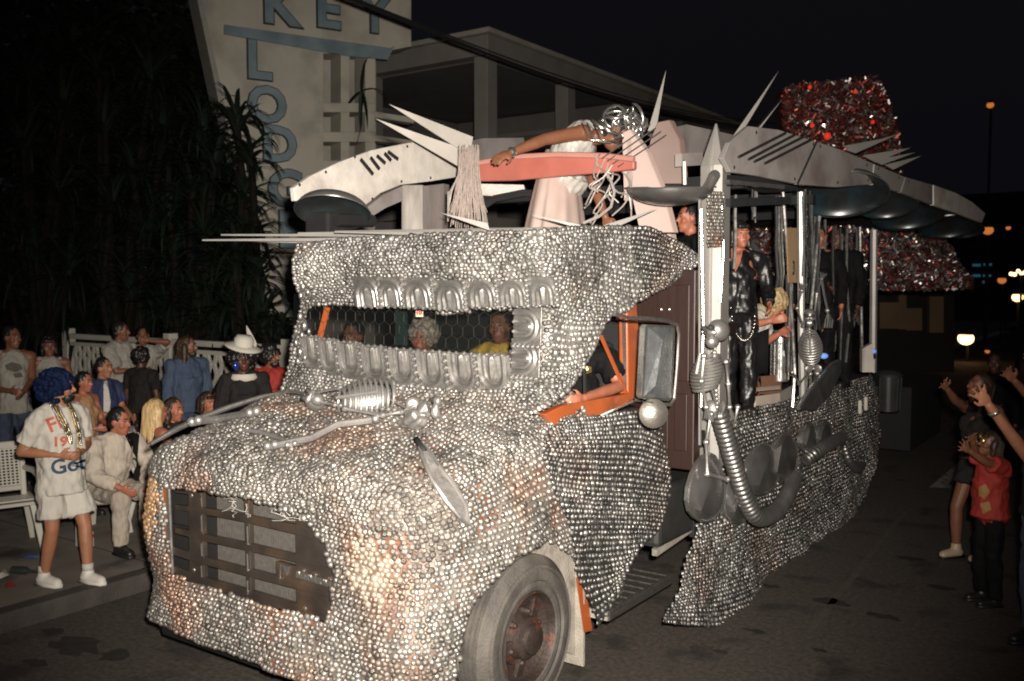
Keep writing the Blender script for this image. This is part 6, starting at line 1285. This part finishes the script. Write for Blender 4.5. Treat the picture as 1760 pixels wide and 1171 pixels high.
dd = 10.9; g = ground(20, dd); D = person('man in a white printed tank top and jeans at the left edge', g, idir(.6, .75), hgt(561, dd, .14), j=dict(rW=(.10, .34, 1.08), lW=(-.04, .34, 1.06), rE=(.27, -.02, 1.10)), look=idir(.9, .4), skin=2, top=('white2', 0, .16, .02), bot=('trousers', 'denim'), hair=('short', 'black'))
for pl_ in ([(8, 628), (20, 622), (34, 626), (40, 634), (28, 640), (12, 636)], [(22, 642), (36, 640), (40, 648), (26, 650)]): decal_poly(D, pl_, mat('print_grey', (.10, .09, .08), .8), 'print')
dd = 11.4; person('dark haired woman in a white top behind the blue wig', ground(84, dd), idir(.5, .85), hgt(578, dd, .14), skin=2, fem=True, top=('white2', 0, .06, .018), bot=('trousers', 'denim'), hair=('bob', 'black'))
dd = 9.4; D = person('woman in a tan top with a rose scarf between the wig and the boy', ground(140, dd), idir(.9, .25), hgt(640, dd, .14), j=dict(rW=(.12, .25, 1.1), lW=(-.1, .3, 1.1)), skin=1, fem=True, top=('tan', 0, .05, .015), bot=('trousers', 'dark'), hair=('short', 'black'))
dd = 9.6; g = ground(418, dd); D = person('person with bushy black hair, white feathered hat and blue mask', g, idir(.3, .95), hgt(597, dd, .14), skin=3, top=('dark', 1, .06, .02), bot=('trousers', 'dark'), hair=('wig', 'black'))
hc = D['hp'](0, -.02, .13); ht = thing('white_hat', 'white brimmed hat on the bushy black hair', 'hat', hc); sput('hat_crown', MB().lathe([(.10, 0), (.10, .07), (.075, .11), (.001, .115)], hc, (.25, 0, 1), 20).mesh('hat_crown'), CL['white'], ht); sput('brim', MB().lathe([(.10, .0), (.19, -.012), (.195, -.004), (.10, .012)], hc, (.35, 0, 1), 24).mesh('brim'), CL['white'], ht)
vs, fs = leaf_strip(D['hp'](-.10, -.02, .10), (-.5, 0, 1), .26, .05, -.1); fe = thing('feather', 'broad pale feather standing up left of the white hat', 'feather', vs[0]); m_ = MB().add(vs, fs); sput('vane', m_.mesh('vane'), CL['white'], fe)
mk = sput('mask', MB().ell(D['hp'](.075, .05, -.07), (.022, .035, .055), None, 12, 8).mesh('mask'), mat('mask_blue', (.02, .05, .25), .15, .3), D['t']); sput('scarf', MB().lathe([(.13, 0), (.15, -.04), (.12, -.08)], D['J']['nek'] + Vector((0, 0, .0)), (0, 0, 1), 18).mesh('scarf'), CL['white'], D['t'])
dd = 10.2; person('man in a bright red jacket next to the white hat', ground(466, dd), idir(.1, 1), hgt(594, dd, .14), look=idir(.95, .3), skin=2, top=('red', 1, .02, .03), bot=('trousers', 'dark'), hair=('curly', 'black'), beard='black')

# ---- reaching crowd on the right
RG_ = 'reaching spectators on the right'
g = ground(1712, 7.2, 0); D = person('child in a red printed shirt reaching both arms towards the float', g, idir(-1, .1), 1.36, jw=dict(rW=atD(1668, 748, 7.0), lW=atD(1660, 772, 6.9)), look=idir(-1, 0) + Vector((0, 0, .2)), skin=2, top=('red', .5, .08, .025), bot=('trousers', 'black'), shoes='shoeb', hair=('bob', 'brown'), grip=.12, splay=15, group=RG_, hint=dict(rE=(.4, 0, -1), lE=(-.4, 0, -1)), vox=.007)
for pl_ in ([(1682, 838), (1694, 832), (1702, 846), (1692, 858), (1683, 852)], [(1684, 866), (1700, 862), (1704, 876), (1690, 884)]): decal_poly(D, pl_, mat('print_gold', (.30, .17, .05), .7), 'print')
for k in range(2): sput('gold_ornament', MB().ell(D['hp'](.03 - .05 * k, .08, .05 - .04 * k), (.025, .02, .03), None, 8, 6).mesh('gold_ornament'), M_gold, D['t'])
g = ground(1690, 8.4, 0); D = person('bare legged woman with beads reaching one long arm out', g, idir(-.95, .3), 1.70, j=dict(rA=(.1, .15, .08), rK=(.1, .16, .48)), jw=dict(rW=atD(1614, 655, 8.1), lW=atD(1690, 760, 8.3)), look=idir(-1, .1) + Vector((0, 0, .25)), skin=2, fem=True, top=('dark', 0, .02, .014), bot=('shorts', 'dark', .5), shoes='shoet', hair=('long', 'brown'), grip=.1, splay=15, group=RG_, vox=.0075, hint=dict(rE=(.2, 0, -1)))
beads(D, .09, .4, M_gold, 40, .012)
g = ground(1812, 6.3, 0); D = person('arm with a wristwatch thrust in from the right edge', g, idir(-1, .2), 1.78, jw=dict(rW=atD(1700, 697, 6.0), rE=atD(1770, 790, 6.1)), look=idir(-1, 0), skin=0, top=('dark', .5, .06), bot=('trousers', 'denim'), hair=('short', 'brown'), grip=.1, splay=13, group=RG_, vox=.0075)
sput('wristwatch', MB().lathe([(.034, -.012), (.038, -.01), (.038, .01), (.034, .012)], D['J']['rW'].lerp(D['J']['rE'], .12), D['J']['rW'] - D['J']['rE'], 16).mesh('wristwatch'), M_bead, D['t'])
g = ground(1820, 7.4, 0); person('open hand cupped at the right edge above the wristwatch', g, idir(-1, .1), 1.72, jw=dict(rW=atD(1744, 655, 7.1), lW=atD(1762, 590, 7.2), rE=atD(1790, 705, 7.2)), look=idir(-1, 0), skin=2, top=('dark', .5, .06), bot=('trousers', 'dark'), hair=('short', 'black'), grip=.3, splay=14, group=RG_, vox=.0075)
g = ground(1712, 11.0, 0); D = person('dim spectator wearing strings of beads behind the reaching arms', g, idir(-.6, .8), 1.70, skin=3, top=('black', 1, .06), bot=('trousers', 'black'), hair=('short', 'black'), group=RG_)
for k in range(3): beads(D, .10, .34 + .07 * k, M_bead, 36, .014)

# ---- people on the float
FG = 'people riding on the float'
q = lambda x, y, d: atD(x, y, d)
D = person('person in a white dress and silver headdress bending over the pink rail', (q(955, 390, 7.6).x, q(955, 390, 7.6).y, 2.22), idir(.95, .3), 2.0, jw=dict(pel=q(958, 322, 7.6), rH=q(950, 335, 7.52), lH=q(966, 335, 7.7), che=q(985, 258, 7.5), nek=q(1020, 232, 7.4), hed=q(1058, 226, 7.32), rS=q(1000, 228, 7.3), lS=q(1012, 250, 7.65), rE=q(935, 240, 7.15), rW=q(880, 262, 7.0), lE=q(1020, 315, 7.5), lW=q(1040, 372, 7.4)), look=idir(.9, .2) + Vector((0, 0, -.9)), skin=2, fem=False, top=('satin', 0, -.16, .014), bot=('dress', 'dress', .75, 1.5), hair=('short', 'black'), group=FG, vox=.010)
hdm = MB(); rr = random.Random(2); hc = q(1062, 212, 7.3)
for i in range(26):
    a = rr.uniform(0, 6.28); b_ = rr.uniform(0, 6.28); rad = rr.uniform(.06, .13); ax_ = Vector((math.cos(a), math.sin(a), rr.uniform(-.5, .5))).normalized(); u = ax_.orthogonal().normalized(); w_ = ax_.cross(u); c = hc + Vector((rr.uniform(-.05, .14), rr.uniform(-.05, .05), rr.uniform(-.06, .05)))
    hdm.tube([c + (u * math.cos(x) + w_ * math.sin(x)) * rad for x in np.linspace(b_, b_ + 4.2, 12)], .012, 6)
ht = thing('headdress', 'tangled silver tube headdress on the bending dancer', 'headdress', hc); sput('silver_loops', hdm.mesh('silver_loops'), M_chrome, ht)
for x, y, x2, y2 in ((1018, 206, 1050, 222), (1030, 206, 1062, 232), (1098, 198, 1104, 236), (1040, 200, 1080, 196)): sput('silver_strip', MB().tube([q(x, y, 7.2), q((x + x2) / 2, (y + y2) / 2 + 6, 7.15), q(x2, y2, 7.2)], .016, 6).mesh('silver_strip'), M_chrome, ht)
sput('bracelet', MB().lathe([(.034, -.02), (.042, 0), (.034, .02)], D['J']['rW'], D['J']['rE'] - D['J']['rW'], 16).mesh('bracelet'), M_chrome, D['t'])
m_ = MB()
for x in (0, 9, 20): m_.tube([q(1000 + x, 212, 7.2), q(1012 + x, 240, 7.12), q(1040 + x, 246, 7.15), q(1068, 236 + x * .3, 7.2)], .006, 5)
sput('bead_string', m_.mesh('bead_string'), M_bead, D['t'])
g = q(1188, 500, 7.95); person('dark haired man in profile between the pan and the pointed post', (g.x, g.y, 1.43), idir(-1, .25), hgt(352, 7.95, 1.43), look=idir(-1, .2), skin=1, top=('black', 1, .06, .02), bot=('trousers', 'black'), hair=('short', 'black'), group=FG)
g = q(1268, 600, 7.7); D = person('woman with black fringe in shiny black, pale collar beads, on the bed', (g.x, g.y, 1.43), idir(.15, 1), hgt(382, 7.7, 1.43), j=dict(rW=(.22, .12, .9), lW=(-.20, .22, 1.0)), look=idir(.15, 1), skin=1, fem=True, top=('gloss', .95, .05, .014), bot=('trousers', 'gloss'), hair=('bob', 'black'), group=FG)
beads(D, .075, .20, M_bead, 34, .010); beads(D, .11, .62, M_bead, 50, .013)
decal_poly(D, [(1256, 425), (1278, 425), (1272, 452), (1264, 468), (1258, 450)], SK[1], 'neckline')
g = q(1290, 660, 8.4); D = person('blond man in a white shirt and black vest bending over the metal bin', (g.x, g.y, 1.43), idir(.9, .35), 1.7, jw=dict(pel=q(1284, 592, 8.4), rH=q(1280, 602, 8.3), lH=q(1290, 602, 8.5), che=q(1297, 560, 8.25), nek=q(1314, 538, 8.15), hed=q(1332, 526, 8.08), rS=q(1306, 545, 8.05), lS=q(1316, 548, 8.35), rE=q(1292, 558, 7.95), rW=q(1322, 552, 7.85), lW=q(1338, 575, 8.1)), look=idir(.8, .5) + Vector((0, 0, -.7)), skin=1, top=('white', .6, .0, .018), bot=('trousers', 'black'), hair=('curly', 'tan'), group=FG, vox=.010)
sput('vest', MB().plate([q(*p) for p in ((1296, 575, 8.0), (1322, 565, 7.95), (1320, 640, 8.0), (1292, 645, 8.05))], (-.03, .08, 0)).mesh('vest'), CL['black'], D['t'])
sput('red_sash', MB().tube([q(1292, 575, 7.95), q(1284, 610, 7.95), q(1280, 645, 8.0)], [.035, .04, .03], 8).mesh('red_sash'), CL['red'], D['t'])
sput('yellow_cloth', MB().plate([q(*p) for p in ((1276, 670, 7.8), (1296, 668, 7.8), (1294, 688, 7.8), (1274, 688, 7.8))], (-.02, .06, 0)).mesh('yellow_cloth'), CL['yellow'], D['t'])
g = q(1404, 600, 9.6); person('standing figure in black with face half hidden by a ribbon post', (g.x, g.y, 1.43), idir(-.4, .8), hgt(384, 9.2, 1.43), skin=1, top=('black', 1, .06, .02), bot=('trousers', 'black'), hair=('short', 'black'), group=FG)
g = q(1438, 600, 9.8); person('broad figure in black near the tail with one hand raised', (g.x, g.y, 1.43), idir(-.5, .6), hgt(392, 9.8, 1.43), jw=dict(rW=q(1424, 492, 9.4)), skin=3, top=('black', 1, .06, .04), bot=('trousers', 'black'), hair=('short', 'black'), group=FG)
# ---- in the cab
CG = 'people inside the cab'
def cabman(label, px_, py_, d, **k):
    p = q(px_, py_, d); z0 = p.z - 1.21 * .98; return person(label, (p.x, p.y, z0), (0.25, -1, 0), 1.72, j={**SIT, 'rW': (.2, .3, .78), 'lW': (-.2, .3, .78)}, group=CG, feet=False, **k)
cabman('grey haired man looking out through the middle of the windscreen', 729, 580, 7.0, skin=1, top=('dark', .5, .03), bot=('trousers', 'dark'), hair=('curly', 'grey'))
cabman('passenger in a yellow shirt low behind the windscreen corner', 862, 560, 6.75, skin=2, top=('yellow', .5, .03, .02), bot=('trousers', 'dark'), hair=('short', 'brown'))
cabman('dim passenger on the far side of the cab', 610, 578, 7.4, skin=2, top=('dark', .5, .03), bot=('trousers', 'dark'), hair=('short', 'black'))
p = q(1016, 590, 6.25); D = person('driver in a black shirt resting a bare forearm on the door sill', (p.x - .12, p.y, p.z - 1.21), (0.05, -1, 0), 1.74, j={**SIT}, jw=dict(lE=atX(1066, 664, -3.0), lW=atX(1002, 684, -2.97), lS=atX(1040, 610, -3.12)), skin=1, top=('black', .5, .03, .02), bot=('trousers', 'dark'), hair=('short', 'brown'), group=CG, feet=False)
sput('emblem', MB().lathe([(.028, 0), (.001, .006)], atX(1011, 636, -3.02), (.7, -.7, 0), 5).mesh('emblem'), M_gold, D['t'])

# ---- lumpy silver ornament on the bonnet
t = thing('silver_lantern', 'knobbly silver lantern shaped lump where the skeleton hips would be', 'ornament', hp(722, 735)); c = hp(720, 740, .05)
m_ = MB().ell(c, (.075, .05, .055), None, 14, 10); m_.ell(c + Vector((.03, .02, .06)), (.045, .035, .045), None, 12, 8); m_.ell(c + Vector((-.05, -.02, -.02)), (.065, .045, .03), None, 12, 8); m_.cap(c + Vector((-.06, -.05, -.02)), c + Vector((.03, -.06, .03)), .02, .03); m_.tube([c + Vector((.07 * math.cos(a) + .01, .05 * math.sin(a), .035)) for a in np.linspace(0, 6.28, 16)], .014, 6)
sput('body_shell', remesh(m_, .009, 1, .014, 22, 3), M_bone, t)
m_ = MB().ell(c + Vector((.10, .05, .05)), (.03, .025, .045), None, 10, 8); m_.ell(c + Vector((.11, .06, .11)), .028, None, 10, 8); sput('knob', remesh(m_, .008, 1, .008, 30, 5), M_bone, t)
sput('tie_knot', MB().tube([hp(718, 768, .03), hp(722, 778, .03), hp(728, 788, .03)], .018, 7).mesh('tie_knot'), M_black, t)
